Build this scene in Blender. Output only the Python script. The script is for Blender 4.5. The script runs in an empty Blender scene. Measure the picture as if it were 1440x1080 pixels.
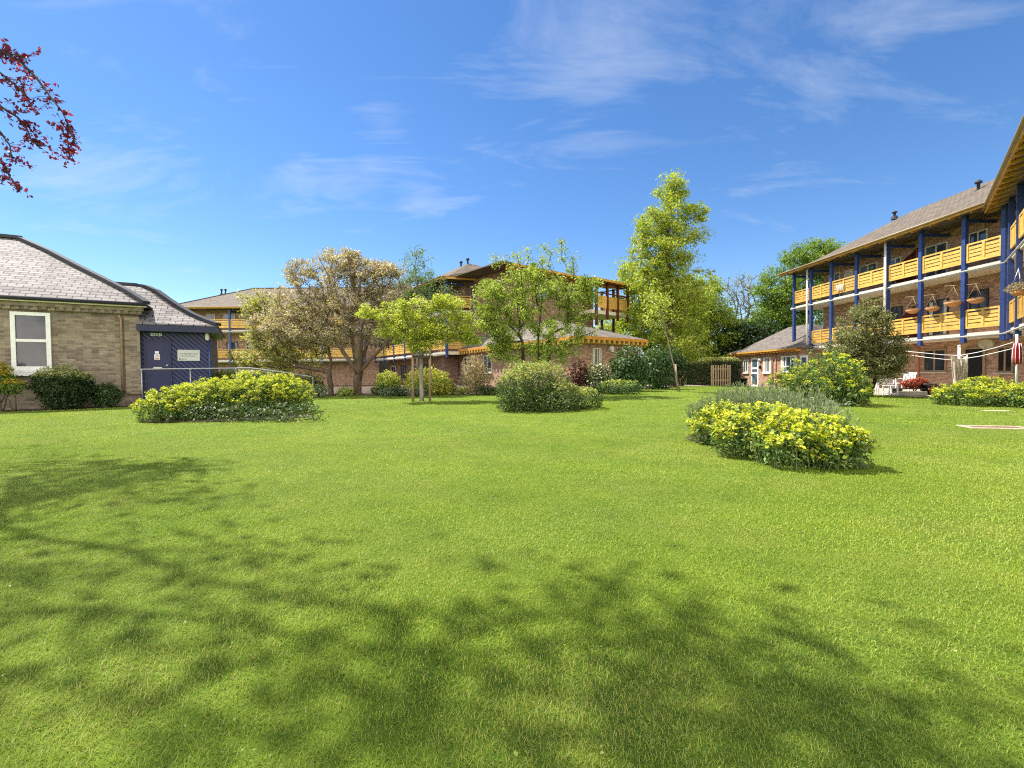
import bpy, math, random
import numpy as np
from mathutils import Vector, Matrix
random.seed(7)
rng = np.random.default_rng(11)
scene = bpy.context.scene
COL = scene.collection
R = math.radians

# ------------------------------------------------------------------ camera
FPX, W0, H0 = 620.0, 1440.0, 1080.0
EYE = np.array([0.0, 0.0, 1.1])
PITCH, ROLL = math.atan(15 / FPX), 0.0105
_F = np.array([0, math.cos(PITCH), -math.sin(PITCH)])
_R0 = np.array([1.0, 0, 0])
_U0 = np.array([0, math.sin(PITCH), math.cos(PITCH)])
_R = _R0 * math.cos(ROLL) - _U0 * math.sin(ROLL)
_U = _R0 * math.sin(ROLL) + _U0 * math.cos(ROLL)
cam_d = bpy.data.cameras.new("camera")
cam = bpy.data.objects.new("camera", cam_d)
COL.objects.link(cam)
cam_d.sensor_width = 36
cam_d.lens = 36 * FPX / W0
cam_d.clip_start, cam_d.clip_end = 0.05, 3000
cam.matrix_world = Matrix(((_R[0], _U[0], -_F[0], EYE[0]), (_R[1], _U[1], -_F[1], EYE[1]),
                           (_R[2], _U[2], -_F[2], EYE[2]), (0, 0, 0, 1)))
scene.camera = cam


def sstep(t):
    t = np.clip(t, 0, 1)
    return t * t * (3 - 2 * t)


def terrain(x, y):
    x = np.asarray(x, float); y = np.asarray(y, float)
    b = sstep((x + 14) / 8) * (1 - sstep((x - 9) / 7))
    t = .25 * sstep((y - 7) / 15) * b
    t = t - .35 * sstep((y - 25) / 8) * sstep((x - 17) / 2.5)
    return t


def ray(px, py):
    return _F + _R * (px - W0 / 2) / FPX + _U * (H0 / 2 - py) / FPX


def G(px, py, dz=0.0):
    """point of the ground seen at a photo pixel"""
    d = ray(px, py); z = 0.0
    for _ in range(12):
        t = (z - EYE[2]) / d[2]
        p = EYE + d * t
        z = float(terrain(p[0], p[1]))
    return np.array([p[0], p[1], z + dz])


def D(px, py, Y):
    d = ray(px, py)
    return EYE + d * (Y - EYE[1]) / d[1]


def proj(p):
    v = np.asarray(p, float) - EYE
    w = v @ _F
    return W0 / 2 + FPX * (v @ _R) / w, H0 / 2 - FPX * (v @ _U) / w, w


SUN = np.array([-2.0, 1.0, 3.44]); SUN /= np.linalg.norm(SUN)

# ------------------------------------------------------------------ objects


def link(o, parent=None):
    COL.objects.link(o)
    if parent is not None:
        o.parent = parent
        bpy_m = parent.matrix_world
        o.matrix_parent_inverse = Matrix.Translation(-Vector(parent.location))
    return o


def tag(o, label=None, cat=None, group=None, kind=None):
    if label: o["label"] = label
    if cat: o["category"] = cat
    if group: o["group"] = group
    if kind: o["kind"] = kind
    return o


def thing(name, label, cat, loc, group=None):
    o = bpy.data.objects.new(name, None)
    o.empty_display_size = .2
    o.location = Vector([float(c) for c in loc])
    COL.objects.link(o)
    return tag(o, label, cat, group)


def mesh_np(name, verts, faces, mat, parent=None, cols=None, smooth=False, colname="leaf_color"):
    """faces: (M,k) int array"""
    verts = np.ascontiguousarray(verts, np.float32); faces = np.ascontiguousarray(faces, np.int32)
    me = bpy.data.meshes.new(name)
    m, k = faces.shape
    me.vertices.add(len(verts)); me.vertices.foreach_set("co", verts.ravel())
    me.loops.add(m * k); me.loops.foreach_set("vertex_index", faces.ravel())
    me.polygons.add(m)
    me.polygons.foreach_set("loop_start", np.arange(0, m * k, k, dtype=np.int32))
    me.polygons.foreach_set("loop_total", np.full(m, k, np.int32))
    if smooth:
        me.polygons.foreach_set("use_smooth", np.ones(m, bool))
    if cols is not None:
        a = me.attributes.new(colname, 'FLOAT_COLOR', 'FACE')
        c = np.ones((m, 4), np.float32); c[:, :3] = cols
        a.data.foreach_set("color", c.ravel())
    me.update(calc_edges=True)
    me.validate()
    me.materials.append(mat)
    o = bpy.data.objects.new(name, me)
    return link(o, parent)


class MB:
    """collects shapes and links them as one mesh with metric UVs"""
    def __init__(self):
        self.v = []; self.f = []; self.smooth = []

    def poly(self, pts):
        i = len(self.v)
        self.v += [tuple(float(c) for c in p) for p in pts]
        self.f.append(tuple(range(i, i + len(pts)))); self.smooth.append(False)

    def box(self, o, a, b, c):
        """corner o and three edge vectors"""
        o, a, b, c = (np.asarray(q, float) for q in (o, a, b, c))
        if np.dot(np.cross(a, b), c) < 0:
            a, b = b, a
        p = [o, o + a, o + a + b, o + b, o + c, o + a + c, o + a + b + c, o + b + c]
        i = len(self.v)
        self.v += [tuple(q) for q in p]
        for q in ((0, 3, 2, 1), (4, 5, 6, 7), (0, 1, 5, 4), (1, 2, 6, 5), (2, 3, 7, 6), (3, 0, 4, 7)):
            self.f.append(tuple(i + k for k in q)); self.smooth.append(False)

    def bar(self, p, q, w, h=None, up=(0, 0, 1)):
        """rectangular bar along pq"""
        h = h or w
        p = np.asarray(p, float); q = np.asarray(q, float); d = q - p
        up = np.asarray(up, float)
        if abs(np.dot(d / np.linalg.norm(d), up)) > .98: up = np.array([0., 1, 0])
        s = np.cross(d, up); s /= np.linalg.norm(s)
        t = np.cross(s, d); t /= np.linalg.norm(t)
        self.box(p - s * w / 2 - t * h / 2, s * w, t * h, d)

    def tube(self, pts, rad, n=8, cap=True):
        pts = [np.asarray(p, float) for p in pts]
        if not hasattr(rad, "__len__"): rad = [rad] * len(pts)
        i0 = len(self.v); ref = None
        for k, p in enumerate(pts):
            d = pts[min(k + 1, len(pts) - 1)] - pts[max(k - 1, 0)]
            d = d / (np.linalg.norm(d) + 1e-9)
            if ref is None:
                ref = np.array([1., 0, 0]) if abs(d[0]) < .8 else np.array([0, 1., 0])
            s = np.cross(d, ref); s /= np.linalg.norm(s)
            t = np.cross(d, s); ref = np.cross(s, d)
            for j in range(n):
                a = 2 * math.pi * j / n
                self.v.append(tuple(p + rad[k] * (math.cos(a) * s + math.sin(a) * t)))
        for k in range(len(pts) - 1):
            for j in range(n):
                a = i0 + k * n + j; b = i0 + k * n + (j + 1) % n
                self.f.append((a, a + n, b + n, b)); self.smooth.append(True)
        if cap:
            self.f.append(tuple(i0 + j for j in range(n))); self.smooth.append(False)
            e = i0 + (len(pts) - 1) * n
            self.f.append(tuple(e + n - 1 - j for j in range(n))); self.smooth.append(False)

    def lathe(self, c, prof, n=16, axis=(0, 0, 1)):
        """profile of (radius, height) about an axis"""
        c = np.asarray(c, float); ax = np.asarray(axis, float); ax /= np.linalg.norm(ax)
        r = np.array([1., 0, 0]) if abs(ax[0]) < .8 else np.array([0, 1., 0])
        s = np.cross(ax, r); s /= np.linalg.norm(s); t = np.cross(ax, s)
        i0 = len(self.v)
        for rr, h in prof:
            for j in range(n):
                a = 2 * math.pi * j / n
                self.v.append(tuple(c + ax * h + rr * (math.cos(a) * s + math.sin(a) * t)))
        for k in range(len(prof) - 1):
            for j in range(n):
                a = i0 + k * n + j; b = i0 + k * n + (j + 1) % n
                self.f.append((a, b, b + n, a + n)); self.smooth.append(True)

    def build(self, name, mat, parent=None, bevel=0):
        me = bpy.data.meshes.new(name)
        me.from_pydata(self.v, [], self.f)
        me.polygons.foreach_set("use_smooth", np.array(self.smooth, bool))
        me.update()
        uv = me.uv_layers.new(name="UVMap")
        co = np.array(self.v)
        buf = np.zeros((len(me.loops), 2), np.float32)
        for p in me.polygons:
            n = np.array(p.normal)
            if abs(n[2]) > .985:
                t = np.array([1., 0, 0]); b = np.array([0, 1., 0])
            else:
                t = np.cross((0, 0, 1), n); t /= np.linalg.norm(t); b = np.cross(n, t)
            for li in p.loop_indices:
                q = co[me.loops[li].vertex_index]
                buf[li] = (q @ t, q @ b)
        uv.data.foreach_set("uv", buf.ravel())
        me.materials.append(mat)
        o = bpy.data.objects.new(name, me)
        if bevel:
            b = o.modifiers.new("bevel", 'BEVEL'); b.width = bevel; b.segments = 2; b.limit_method = 'ANGLE'
        return link(o, parent)


class Frame:
    """a vertical facade: u along it, d outward, z up"""
    def __init__(self, o, ux, n=None):
        self.o = np.array([o[0], o[1], o[2] if len(o) > 2 else 0.0], float)
        u = np.array([ux[0], ux[1], 0.0]); self.u = u / np.linalg.norm(u)
        if n is None:
            n = (self.u[1], -self.u[0])
        nn = np.array([n[0], n[1], 0.0]); self.n = nn / np.linalg.norm(nn)

    def p(self, u, d, z):
        return self.o + self.u * u + self.n * d + np.array([0, 0, z])

    def uz(self, px, py, d=0.0):
        r = ray(px, py); o = self.o + self.n * d
        t = ((o - EYE) @ self.n) / (r @ self.n)
        q = EYE + r * t - self.o
        return float(q @ self.u), float(q[2])

    def box(self, mb, u0, u1, d0, d1, z0, z1):
        mb.box(self.p(u0, d0, z0), self.u * (u1 - u0), self.n * (d1 - d0), np.array([0, 0, z1 - z0]))
# ------------------------------------------------------------------ materials


def new_mat(name):
    m = bpy.data.materials.new(name); m.use_nodes = True
    nt = m.node_tree; nt.nodes.clear()
    out = nt.nodes.new("ShaderNodeOutputMaterial")
    return m, nt, out


def N(nt, typ, **kw):
    n = nt.nodes.new("ShaderNode" + typ)
    for k, v in kw.items():
        if k in n.inputs: n.inputs[k].default_value = v
        else: setattr(n, k, v)
    return n


def ramp(nt, fac, stops):
    r = N(nt, "ValToRGB")
    while len(r.color_ramp.elements) < len(stops): r.color_ramp.elements.new(.5)
    for e, (p, c) in zip(r.color_ramp.elements, stops):
        e.position = p; e.color = (*c, 1) if len(c) == 3 else c
    nt.links.new(fac, r.inputs[0])
    return r.outputs[0]


def mix(nt, a, b, fac, mode='MIX'):
    m = N(nt, "Mix", data_type='RGBA', blend_type=mode)
    for sock, val in ((m.inputs[6], a), (m.inputs[7], b), (m.inputs[0], fac)):
        if hasattr(val, "is_output"): nt.links.new(val, sock)
        elif isinstance(val, (int, float)): sock.default_value = val
        else: sock.default_value = (*val, 1)
    return m.outputs[2]


def noise(nt, vec, scale, detail=4, rough=.55, dist=0):
    n = N(nt, "TexNoise", Scale=scale, Detail=detail, Roughness=rough, Distortion=dist)
    if vec is not None: nt.links.new(vec, n.inputs["Vector"])
    return n.outputs[0]


def bump(nt, h, strength, dist=.01):
    b = N(nt, "Bump", Strength=strength, Distance=dist)
    nt.links.new(h, b.inputs["Height"])
    return b.outputs[0]


def paint(name, col, rough=.5, var=.15, scale=6, metallic=0, bump_s=.1, spec=.4, weather=False):
    m, nt, out = new_mat(name)
    tc = N(nt, "TexCoord")
    p = N(nt, "BsdfPrincipled", Roughness=rough, Metallic=metallic)
    p.inputs["Specular IOR Level"].default_value = spec
    f = noise(nt, tc.outputs["Object"], scale, 6, .65)
    lo = tuple(c * (1 - var) for c in col); hi = tuple(min(1, c * (1 + var)) for c in col)
    col_ = ramp(nt, f, [(.3, lo), (.7, hi)])
    if weather:
        oi = N(nt, "ObjectInfo")
        col_ = mix(nt, col_, ramp(nt, oi.outputs["Random"], [(0, (.80, .78, .74)), (1, (1.12, 1.12, 1.14))]), 1.0, 'MULTIPLY')
        mp = N(nt, "Mapping"); mp.inputs["Scale"].default_value = (1.2, 1.2, 9)
        nt.links.new(tc.outputs["Object"], mp.inputs[0])
        col_ = mix(nt, col_, ramp(nt, noise(nt, mp.outputs[0], 2.2, 8, .75), [(.35, (.62, .56, .5)), (.58, (1.05, 1.05, 1.05))]), .75, 'MULTIPLY')
    nt.links.new(col_, p.inputs["Base Color"])
    if bump_s: nt.links.new(bump(nt, f, bump_s), p.inputs["Normal"])
    nt.links.new(p.outputs[0], out.inputs[0])
    return m


def brick_mat(name, c1, c2, mortar, bw=.225, bh=.075, tint=None, stain=.35, ms=.011):
    m, nt, out = new_mat(name)
    tc = N(nt, "TexCoord"); uv = tc.outputs["UV"]
    b = N(nt, "TexBrick", Scale=1.0)
    b.inputs["Brick Width"].default_value = bw; b.inputs["Row Height"].default_value = bh
    b.inputs["Mortar Size"].default_value = ms; b.inputs["Mortar Smooth"].default_value = .2
    b.inputs["Bias"].default_value = -.1
    b.inputs["Color1"].default_value = (*c1, 1); b.inputs["Color2"].default_value = (*c2, 1)
    b.inputs["Mortar"].default_value = (*mortar, 1)
    nt.links.new(uv, b.inputs["Vector"])
    # single bricks of odd colour: snap the uv to rows and random cells
    n1 = noise(nt, uv, 3.1, 5, .7)
    mp = N(nt, "Mapping"); mp.inputs["Scale"].default_value = (1 / bw, 1 / bh, 1)
    nt.links.new(uv, mp.inputs[0])
    wn = N(nt, "TexWhiteNoise", noise_dimensions='2D')
    fl = N(nt, "VectorMath", operation='FLOOR'); nt.links.new(mp.outputs[0], fl.inputs[0])
    nt.links.new(fl.outputs[0], wn.inputs["Vector"])
    c = mix(nt, b.outputs["Color"], ramp(nt, wn.outputs[0], [(0, (.55, .5, .48)), (.5, (1, 1, 1)), (1, (1.25, 1.2, 1.1))]), .7, 'MULTIPLY')
    c = mix(nt, c, ramp(nt, n1, [(.3, (1 - stain,) * 3), (.62, (1.08, 1.08, 1.08))]), .8, 'MULTIPLY')
    if tint: c = mix(nt, c, ramp(nt, noise(nt, uv, .5, 3), [(.45, (1, 1, 1)), (.7, tint)]), .6, 'MULTIPLY')
    p = N(nt, "BsdfPrincipled", Roughness=.9); p.inputs["Specular IOR Level"].default_value = .2
    nt.links.new(c, p.inputs["Base Color"])
    inv = N(nt, "Math", operation='SUBTRACT'); inv.inputs[0].default_value = 1
    nt.links.new(b.outputs["Fac"], inv.inputs[1])
    nt.links.new(bump(nt, inv.outputs[0], .6, .012), p.inputs["Normal"])
    nt.links.new(p.outputs[0], out.inputs[0])
    return m


def slate_mat(name, c1, c2, gap, bw=.3, bh=.2, rough=.55, spec=.4, lich=None, ms=.012):
    m, nt, out = new_mat(name)
    tc = N(nt, "TexCoord"); uv = tc.outputs["UV"]
    b = N(nt, "TexBrick", Scale=1.0)
    for k, v in (("Brick Width", bw), ("Row Height", bh), ("Mortar Size", ms), ("Mortar Smooth", .4), ("Bias", 0.0)):
        b.inputs[k].default_value = v
    b.inputs["Color1"].default_value = (*c1, 1); b.inputs["Color2"].default_value = (*c2, 1)
    b.inputs["Mortar"].default_value = (*gap, 1)
    nt.links.new(uv, b.inputs["Vector"])
    c = mix(nt, b.outputs["Color"], ramp(nt, noise(nt, uv, 1.3, 6, .7), [(.3, (.68, .66, .64)), (.65, (1.1, 1.1, 1.1))]), .85, 'MULTIPLY')
    if lich: c = mix(nt, c, lich, ramp(nt, noise(nt, uv, 2.4, 8, .75), [(.52, (0, 0, 0)), (.68, (.8, .8, .8))]))
    p = N(nt, "BsdfPrincipled", Roughness=rough); p.inputs["Specular IOR Level"].default_value = spec
    nt.links.new(c, p.inputs["Base Color"])
    inv = N(nt, "Math", operation='SUBTRACT'); inv.inputs[0].default_value = 1
    nt.links.new(b.outputs["Fac"], inv.inputs[1])
    # each course laps over the next: a saw tooth along the slope
    sx = N(nt, "SeparateXYZ"); nt.links.new(uv, sx.inputs[0])
    dv = N(nt, "Math", operation='DIVIDE'); nt.links.new(sx.outputs[1], dv.inputs[0]); dv.inputs[1].default_value = bh
    fr = N(nt, "Math", operation='FRACT'); nt.links.new(dv.outputs[0], fr.inputs[0])
    ad = N(nt, "Math", operation='SUBTRACT'); nt.links.new(inv.outputs[0], ad.inputs[0]); nt.links.new(fr.outputs[0], ad.inputs[1])
    nt.links.new(bump(nt, ad.outputs[0], .7, .02), p.inputs["Normal"])
    nt.links.new(p.outputs[0], out.inputs[0])
    return m


def leaf_mat(name, trans=.35, rough=.5, spec=.35, tint=(1.12, 1.15, .55)):
    m, nt, out = new_mat(name)
    at = N(nt, "Attribute", attribute_name="leaf_color")
    p = N(nt, "BsdfPrincipled", Roughness=rough); p.inputs["Specular IOR Level"].default_value = spec
    t = N(nt, "BsdfTranslucent")
    nt.links.new(at.outputs["Color"], p.inputs["Base Color"])
    tcol = mix(nt, at.outputs["Color"], tint, 1.0, 'MULTIPLY')
    nt.links.new(tcol, t.inputs["Color"])
    s = N(nt, "MixShader"); s.inputs[0].default_value = trans
    nt.links.new(p.outputs[0], s.inputs[1]); nt.links.new(t.outputs[0], s.inputs[2])
    nt.links.new(s.outputs[0], out.inputs[0])
    return m


def bark_mat(name, a, b, scale=9):
    m, nt, out = new_mat(name)
    tc = N(nt, "TexCoord")
    mp = N(nt, "Mapping"); mp.inputs["Scale"].default_value = (1, 1, .25)
    nt.links.new(tc.outputs["Object"], mp.inputs[0])
    f = noise(nt, mp.outputs[0], scale, 8, .7, .6)
    p = N(nt, "BsdfPrincipled", Roughness=.9); p.inputs["Specular IOR Level"].default_value = .2
    nt.links.new(ramp(nt, f, [(.32, a), (.68, b)]), p.inputs["Base Color"])
    nt.links.new(bump(nt, f, .8, .02), p.inputs["Normal"])
    nt.links.new(p.outputs[0], out.inputs[0])
    return m


def glass_mat(name, col=(.02, .025, .03), rough=.04):
    m, nt, out = new_mat(name)
    tc = N(nt, "TexCoord")
    p = N(nt, "BsdfPrincipled", Roughness=rough); p.inputs["Specular IOR Level"].default_value = .8
    f = noise(nt, tc.outputs["Object"], 1.1, 3)
    lo = tuple(c * .5 for c in col); hi = tuple(c * 1.7 for c in col)
    nt.links.new(ramp(nt, f, [(.4, lo), (.6, hi)]), p.inputs["Base Color"])
    nt.links.new(bump(nt, noise(nt, tc.outputs["Object"], 1.5, 2), .06, .05), p.inputs["Normal"])
    nt.links.new(p.outputs[0], out.inputs[0])
    return m


M = {}
M['yellow'] = paint("yellow_stain", (.69, .43, .10), .55, .16, 5, weather=True)
M['yellow_soffit'] = paint("yellow_soffit", (.64, .36, .07), .6, .2, 5, weather=True)
M['rafter'] = paint("rafter_orange", (.55, .24, .03), .55, .2, 4)
M['blue'] = paint("blue_gloss", (.030, .060, .205), .4, .15, 5, spec=.45, weather=True)
M['navy_trim'] = paint("navy_trim", (.016, .019, .060), .45, .2, 5)
M['maroon'] = paint("maroon_paint", (.10, .022, .02), .5, .2, 5)
M['white'] = paint("white_paint", (.78, .77, .74), .5, .08, 7)
M['cream'] = paint("cream_paint", (.62, .56, .44), .55, .12, 6)
M['concrete'] = paint("concrete", (.46, .41, .33), .85, .18, 4, bump_s=.3)
M['slabedge'] = paint("slab_white", (.52, .49, .43), .7, .12, 4)
M['slabunder'] = paint("slab_underside", (.66, .58, .45), .8, .12, 3)
M['steel'] = paint("galvanised_steel", (.36, .36, .37), .4, .1, 12, metallic=.7)
M['lead'] = paint("dark_lead", (.028, .028, .036), .6, .25, 8, bump_s=.2)
M['dark'] = paint("dark_plastic", (.012, .012, .013), .5, .3, 6)
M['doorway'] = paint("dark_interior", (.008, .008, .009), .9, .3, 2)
M['wood'] = paint("weathered_wood", (.30, .20, .12), .8, .3, 9, bump_s=.3)
M['fencewood'] = paint("pale_fence_wood", (.46, .33, .20), .8, .25, 9, bump_s=.3)
M['darkwood'] = paint("dark_fence_wood", (.05, .038, .03), .8, .3, 9, bump_s=.3)
M['terracotta'] = paint("terracotta", (.42, .15, .07), .8, .2, 9)
M['coir'] = paint("coir_fibre", (.50, .24, .10), .95, .35, 30, bump_s=.8)
M['red'] = paint("red_fabric", (.42, .02, .03), .8, .2, 20)
M['maroonfab'] = paint("maroon_fabric", (.085, .015, .02), .85, .25, 10)
M['towel'] = paint("towel_cotton", (.72, .66, .56), .95, .08, 40, bump_s=.4)
M['curtain'] = paint("curtain_cloth", (.62, .58, .50), .8, .12, 10)
M['plastic'] = paint("white_plastic", (.80, .80, .80), .35, .05, 5)
M['glass'] = glass_mat("window_glass")
M['glass_blue'] = glass_mat("window_glass_sky", (.05, .07, .10))
M['obscure'] = glass_mat("dim_glass", (.026, .026, .034), .10)
M['brick_buff'] = brick_mat("buff_stock_brick", (.315, .25, .182), (.21, .168, .126), (.29, .255, .21), tint=(.8, .76, .74))
M['brick_red'] = brick_mat("red_brown_brick", (.48, .27, .165), (.29, .15, .105), (.42, .34, .26), stain=.3)
M['brick_dark'] = brick_mat("plum_brick", (.30, .15, .10), (.17, .085, .065), (.27, .22, .17), stain=.35)
M['slate'] = slate_mat("grey_slate", (.235, .215, .205), (.135, .122, .122), (.018, .016, .016), .40, .205, rough=.7, spec=.15, ms=.017)
M['tile'] = slate_mat("brown_grey_tile", (.175, .142, .108), (.115, .094, .076), (.05, .04, .035), .28, .19, rough=.8, spec=.2, lich=(.19, .165, .12))
M['tile_pink'] = slate_mat("weathered_tile", (.205, .178, .158), (.135, .118, .108), (.06, .05, .045), .28, .19, rough=.85, spec=.2, lich=(.29, .25, .20))
M['bark'] = bark_mat("brown_bark", (.05, .034, .024), (.19, .13, .09))
M['bark_grey'] = bark_mat("grey_bark", (.12, .10, .08), (.36, .31, .25))
M['bark_dark'] = bark_mat("dark_bark", (.02, .016, .013), (.08, .06, .045))
M['bark_pale'] = bark_mat("pale_bark", (.28, .22, .15), (.55, .46, .34), 14)
M['leaf'] = leaf_mat("leaf", .42)
M['leaf_copper'] = leaf_mat('copper_leaf', .4, .45, .35, (1.25, .75, .85))
M['stem_green'] = paint('green_stem', (.16, .19, .07), .8, .3, 20)
M['leaf_gloss'] = leaf_mat("glossy_leaf", .22, .5, .3)
M['petal'] = leaf_mat("flower_bracts", .3, .6, .2)
M['grassblade'] = leaf_mat("grass_blade", .35, .55, .25)


M['towel'] = leaf_mat('towel_cotton', .5, .9, .1, (1, 1, 1))
M['gutter'] = paint('tan_gutter', (.30, .22, .12), .5, .15, 6)


def clad_mat():
    m, nt, out = new_mat("diagonal_blue_boarding")
    tc = N(nt, "TexCoord")
    sx = N(nt, "SeparateXYZ"); nt.links.new(tc.outputs["UV"], sx.inputs[0])
    ad = N(nt, "Math", operation='ADD'); nt.links.new(sx.outputs[0], ad.inputs[0]); nt.links.new(sx.outputs[1], ad.inputs[1])
    dv = N(nt, "Math", operation='DIVIDE'); nt.links.new(ad.outputs[0], dv.inputs[0]); dv.inputs[1].default_value = .19
    fr = N(nt, "Math", operation='FRACT'); nt.links.new(dv.outputs[0], fr.inputs[0])
    p = N(nt, "BsdfPrincipled", Roughness=.45)
    g = ramp(nt, fr.outputs[0], [(0, (0, 0, 0)), (.16, (1, 1, 1)), (.9, (1, 1, 1)), (1, (0, 0, 0))])
    c = mix(nt, (.004, .005, .020), (.017, .021, .092), g)
    c = mix(nt, c, ramp(nt, noise(nt, tc.outputs["Object"], 3, 6, .7), [(.3, (.8, .8, .8)), (.7, (1.15, 1.15, 1.15))]), 1.0, 'MULTIPLY')
    nt.links.new(c, p.inputs["Base Color"])
    nt.links.new(bump(nt, g, .9, .015), p.inputs["Normal"])
    nt.links.new(p.outputs[0], out.inputs[0])
    return m


M['clad'] = clad_mat()
M['door_blue'] = paint("dark_blue_door", (.018, .020, .078), .45, .12, 4)


def ground_mat():
    m, nt, out = new_mat("mown_grass")
    tc = N(nt, "TexCoord"); v = tc.outputs["Object"]
    a = noise(nt, v, .35, 4, .6); b = noise(nt, v, 2.2, 5, .7); f = noise(nt, v, 42, 4, .8)
    c = ramp(nt, b, [(.3, (.085, .145, .016)), (.5, (.125, .195, .020)), (.7, (.17, .225, .03))])
    c = mix(nt, c, ramp(nt, a, [(.35, (.85, .9, .8)), (.65, (1.12, 1.06, 1.0))]), 1.0, 'MULTIPLY')
    c = mix(nt, c, ramp(nt, f, [(.3, (.55, .6, .5)), (.6, (1.15, 1.15, 1.1))]), .9, 'MULTIPLY')
    p = N(nt, "BsdfPrincipled", Roughness=.9); p.inputs["Specular IOR Level"].default_value = .15
    nt.links.new(c, p.inputs["Base Color"])
    nt.links.new(bump(nt, f, .9, .03), p.inputs["Normal"])
    nt.links.new(p.outputs[0], out.inputs[0])
    return m


def soil_mat(name, a, b, scale=14):
    m, nt, out = new_mat(name)
    tc = N(nt, "TexCoord"); v = tc.outputs["Object"]
    f = noise(nt, v, scale, 8, .75)
    p = N(nt, "BsdfPrincipled", Roughness=.95)
    nt.links.new(ramp(nt, f, [(.3, a), (.7, b)]), p.inputs["Base Color"])
    nt.links.new(bump(nt, f, 1.0, .04), p.inputs["Normal"])
    nt.links.new(p.outputs[0], out.inputs[0])
    return m


M['ground'] = ground_mat()
M['soil'] = soil_mat("bed_soil", (.032, .021, .012), (.12, .08, .045))
M['soil_pale'] = soil_mat("dry_soil", (.10, .07, .045), (.26, .19, .12))
M['paving'] = soil_mat("pale_paving", (.30, .24, .18), (.48, .40, .31), 6)
M['rustplate'] = soil_mat("rusty_cover", (.12, .07, .04), (.25, .15, .09), 8)
M['stone'] = soil_mat("pale_stone", (.38, .30, .20), (.60, .50, .36), 8)
# ------------------------------------------------------------------ plants
PAL = {
    'lime': [(.47, .51, .07), (.39, .46, .06), (.55, .56, .10), (.30, .38, .05)],
    'limegold': [(.42, .48, .055), (.33, .41, .05), (.24, .33, .045), (.50, .52, .10)],
    'mid': [(.29, .37, .055), (.37, .44, .08), (.20, .28, .05), (.45, .50, .12)],
    'fresh': [(.15, .25, .04), (.21, .31, .055), (.10, .18, .03), (.28, .36, .08)],
    'dark': [(.030, .062, .018), (.045, .085, .022), (.022, .045, .014), (.07, .11, .035)],
    'laurel': [(.05, .105, .028), (.075, .14, .036), (.035, .075, .02), (.13, .20, .07)],
    'olive': [(.19, .20, .085), (.27, .27, .12), (.12, .135, .05), (.38, .36, .19)],
    'cherry': [(.34, .29, .17), (.32, .34, .12), (.38, .30, .22), (.62, .50, .45), (.25, .19, .14), (.40, .39, .14), (.30, .23, .18), (.52, .42, .37), (.66, .55, .50), (.58, .44, .42)],
    'cherry_green': [(.38, .38, .10), (.43, .45, .09), (.48, .43, .20), (.64, .56, .42), (.26, .27, .08)],
    'birch': [(.18, .28, .11), (.24, .34, .14), (.13, .20, .08)],
    'privet': [(.30, .34, .06), (.22, .28, .05), (.38, .40, .10), (.14, .20, .035), (.46, .44, .18)],
    'hedge': [(.06, .10, .025), (.085, .135, .03), (.045, .08, .02), (.15, .19, .05)],
    'hedgetop': [(.36, .37, .14), (.28, .32, .09), (.44, .43, .20)],
    'euph_leaf': [(.10, .17, .05), (.14, .22, .06), (.07, .125, .045), (.20, .28, .08), (.27, .34, .08)],
    'euph_flower': [(.56, .57, .035), (.64, .61, .05), (.44, .50, .04), (.52, .55, .09), (.36, .44, .05)],
    'lavender': [(.19, .24, .13), (.25, .30, .17), (.14, .19, .09), (.31, .34, .20)],
    'copper': [(.20, .022, .045), (.28, .035, .065), (.09, .014, .024), (.36, .07, .10), (.15, .025, .04)],
    'copper_dark': [(.08, .020, .018), (.05, .014, .012), (.12, .03, .025)],
    'dry': [(.42, .32, .21), (.34, .26, .16), (.50, .40, .28), (.26, .22, .10)],
    'burg': [(.085, .018, .024), (.055, .014, .016), (.13, .03, .035), (.09, .06, .02)],
    'redleaf': [(.40, .085, .045), (.28, .05, .035), (.50, .14, .07)],
    'goldshrub': [(.50, .48, .06), (.38, .40, .05), (.30, .34, .06), (.58, .54, .14)],
    'orange': [(.60, .42, .03), (.50, .40, .04), (.25, .27, .05)],
    'greygreen': [(.20, .25, .15), (.28, .32, .20), (.14, .18, .09)],
}


def unit(a):
    return a / (np.linalg.norm(a, axis=-1, keepdims=True) + 1e-9)


def pick(pal, n, jit=.14):
    p = np.array(PAL[pal]) if isinstance(pal, str) else np.array(pal)
    c = p[rng.integers(0, len(p), n)]
    return np.clip(c * (1 + rng.normal(0, jit, (n, 1))) * (1 + rng.normal(0, .05, (n, 3))), .003, .9)


def leaf_arrays(c, size, up=.5, aspect=.5, out=None, outw=0.0, droop=0.0, fold=.12):
    """kite-shaped leaves, four corners each, folded along the middle"""
    n = len(c)
    nor = rng.normal(0, 1, (n, 3)); nor[:, 2] = np.abs(nor[:, 2]) * .6 + up
    if out is not None: nor = nor + out * outw
    nor = unit(nor)
    t = unit(np.cross(nor, rng.normal(0, 1, (n, 3))))
    if droop:
        t[:, 2] -= droop; t = unit(t)
    b = unit(np.cross(nor, t)); nor = np.cross(t, b)
    s = np.asarray(size)[:, None] if hasattr(size, "__len__") else np.full((n, 1), size)
    base = c - t * s * .5; tip = c + t * s * .5 - nor * s * .1
    l = c - b * s * aspect * .5 + nor * s * fold; r = c + b * s * aspect * .5 + nor * s * fold
    v = np.stack([base, l, tip, r], 1).reshape(-1, 3)
    f = np.arange(n * 4).reshape(n, 4)
    return v, f


def foliage(name, c, size, pal, mat, parent, **kw):
    v, f = leaf_arrays(c, size, **kw)
    cols = pick(pal, len(c)) if not isinstance(pal, np.ndarray) else pal
    return mesh_np(name, v, f, mat, parent, cols)


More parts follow.
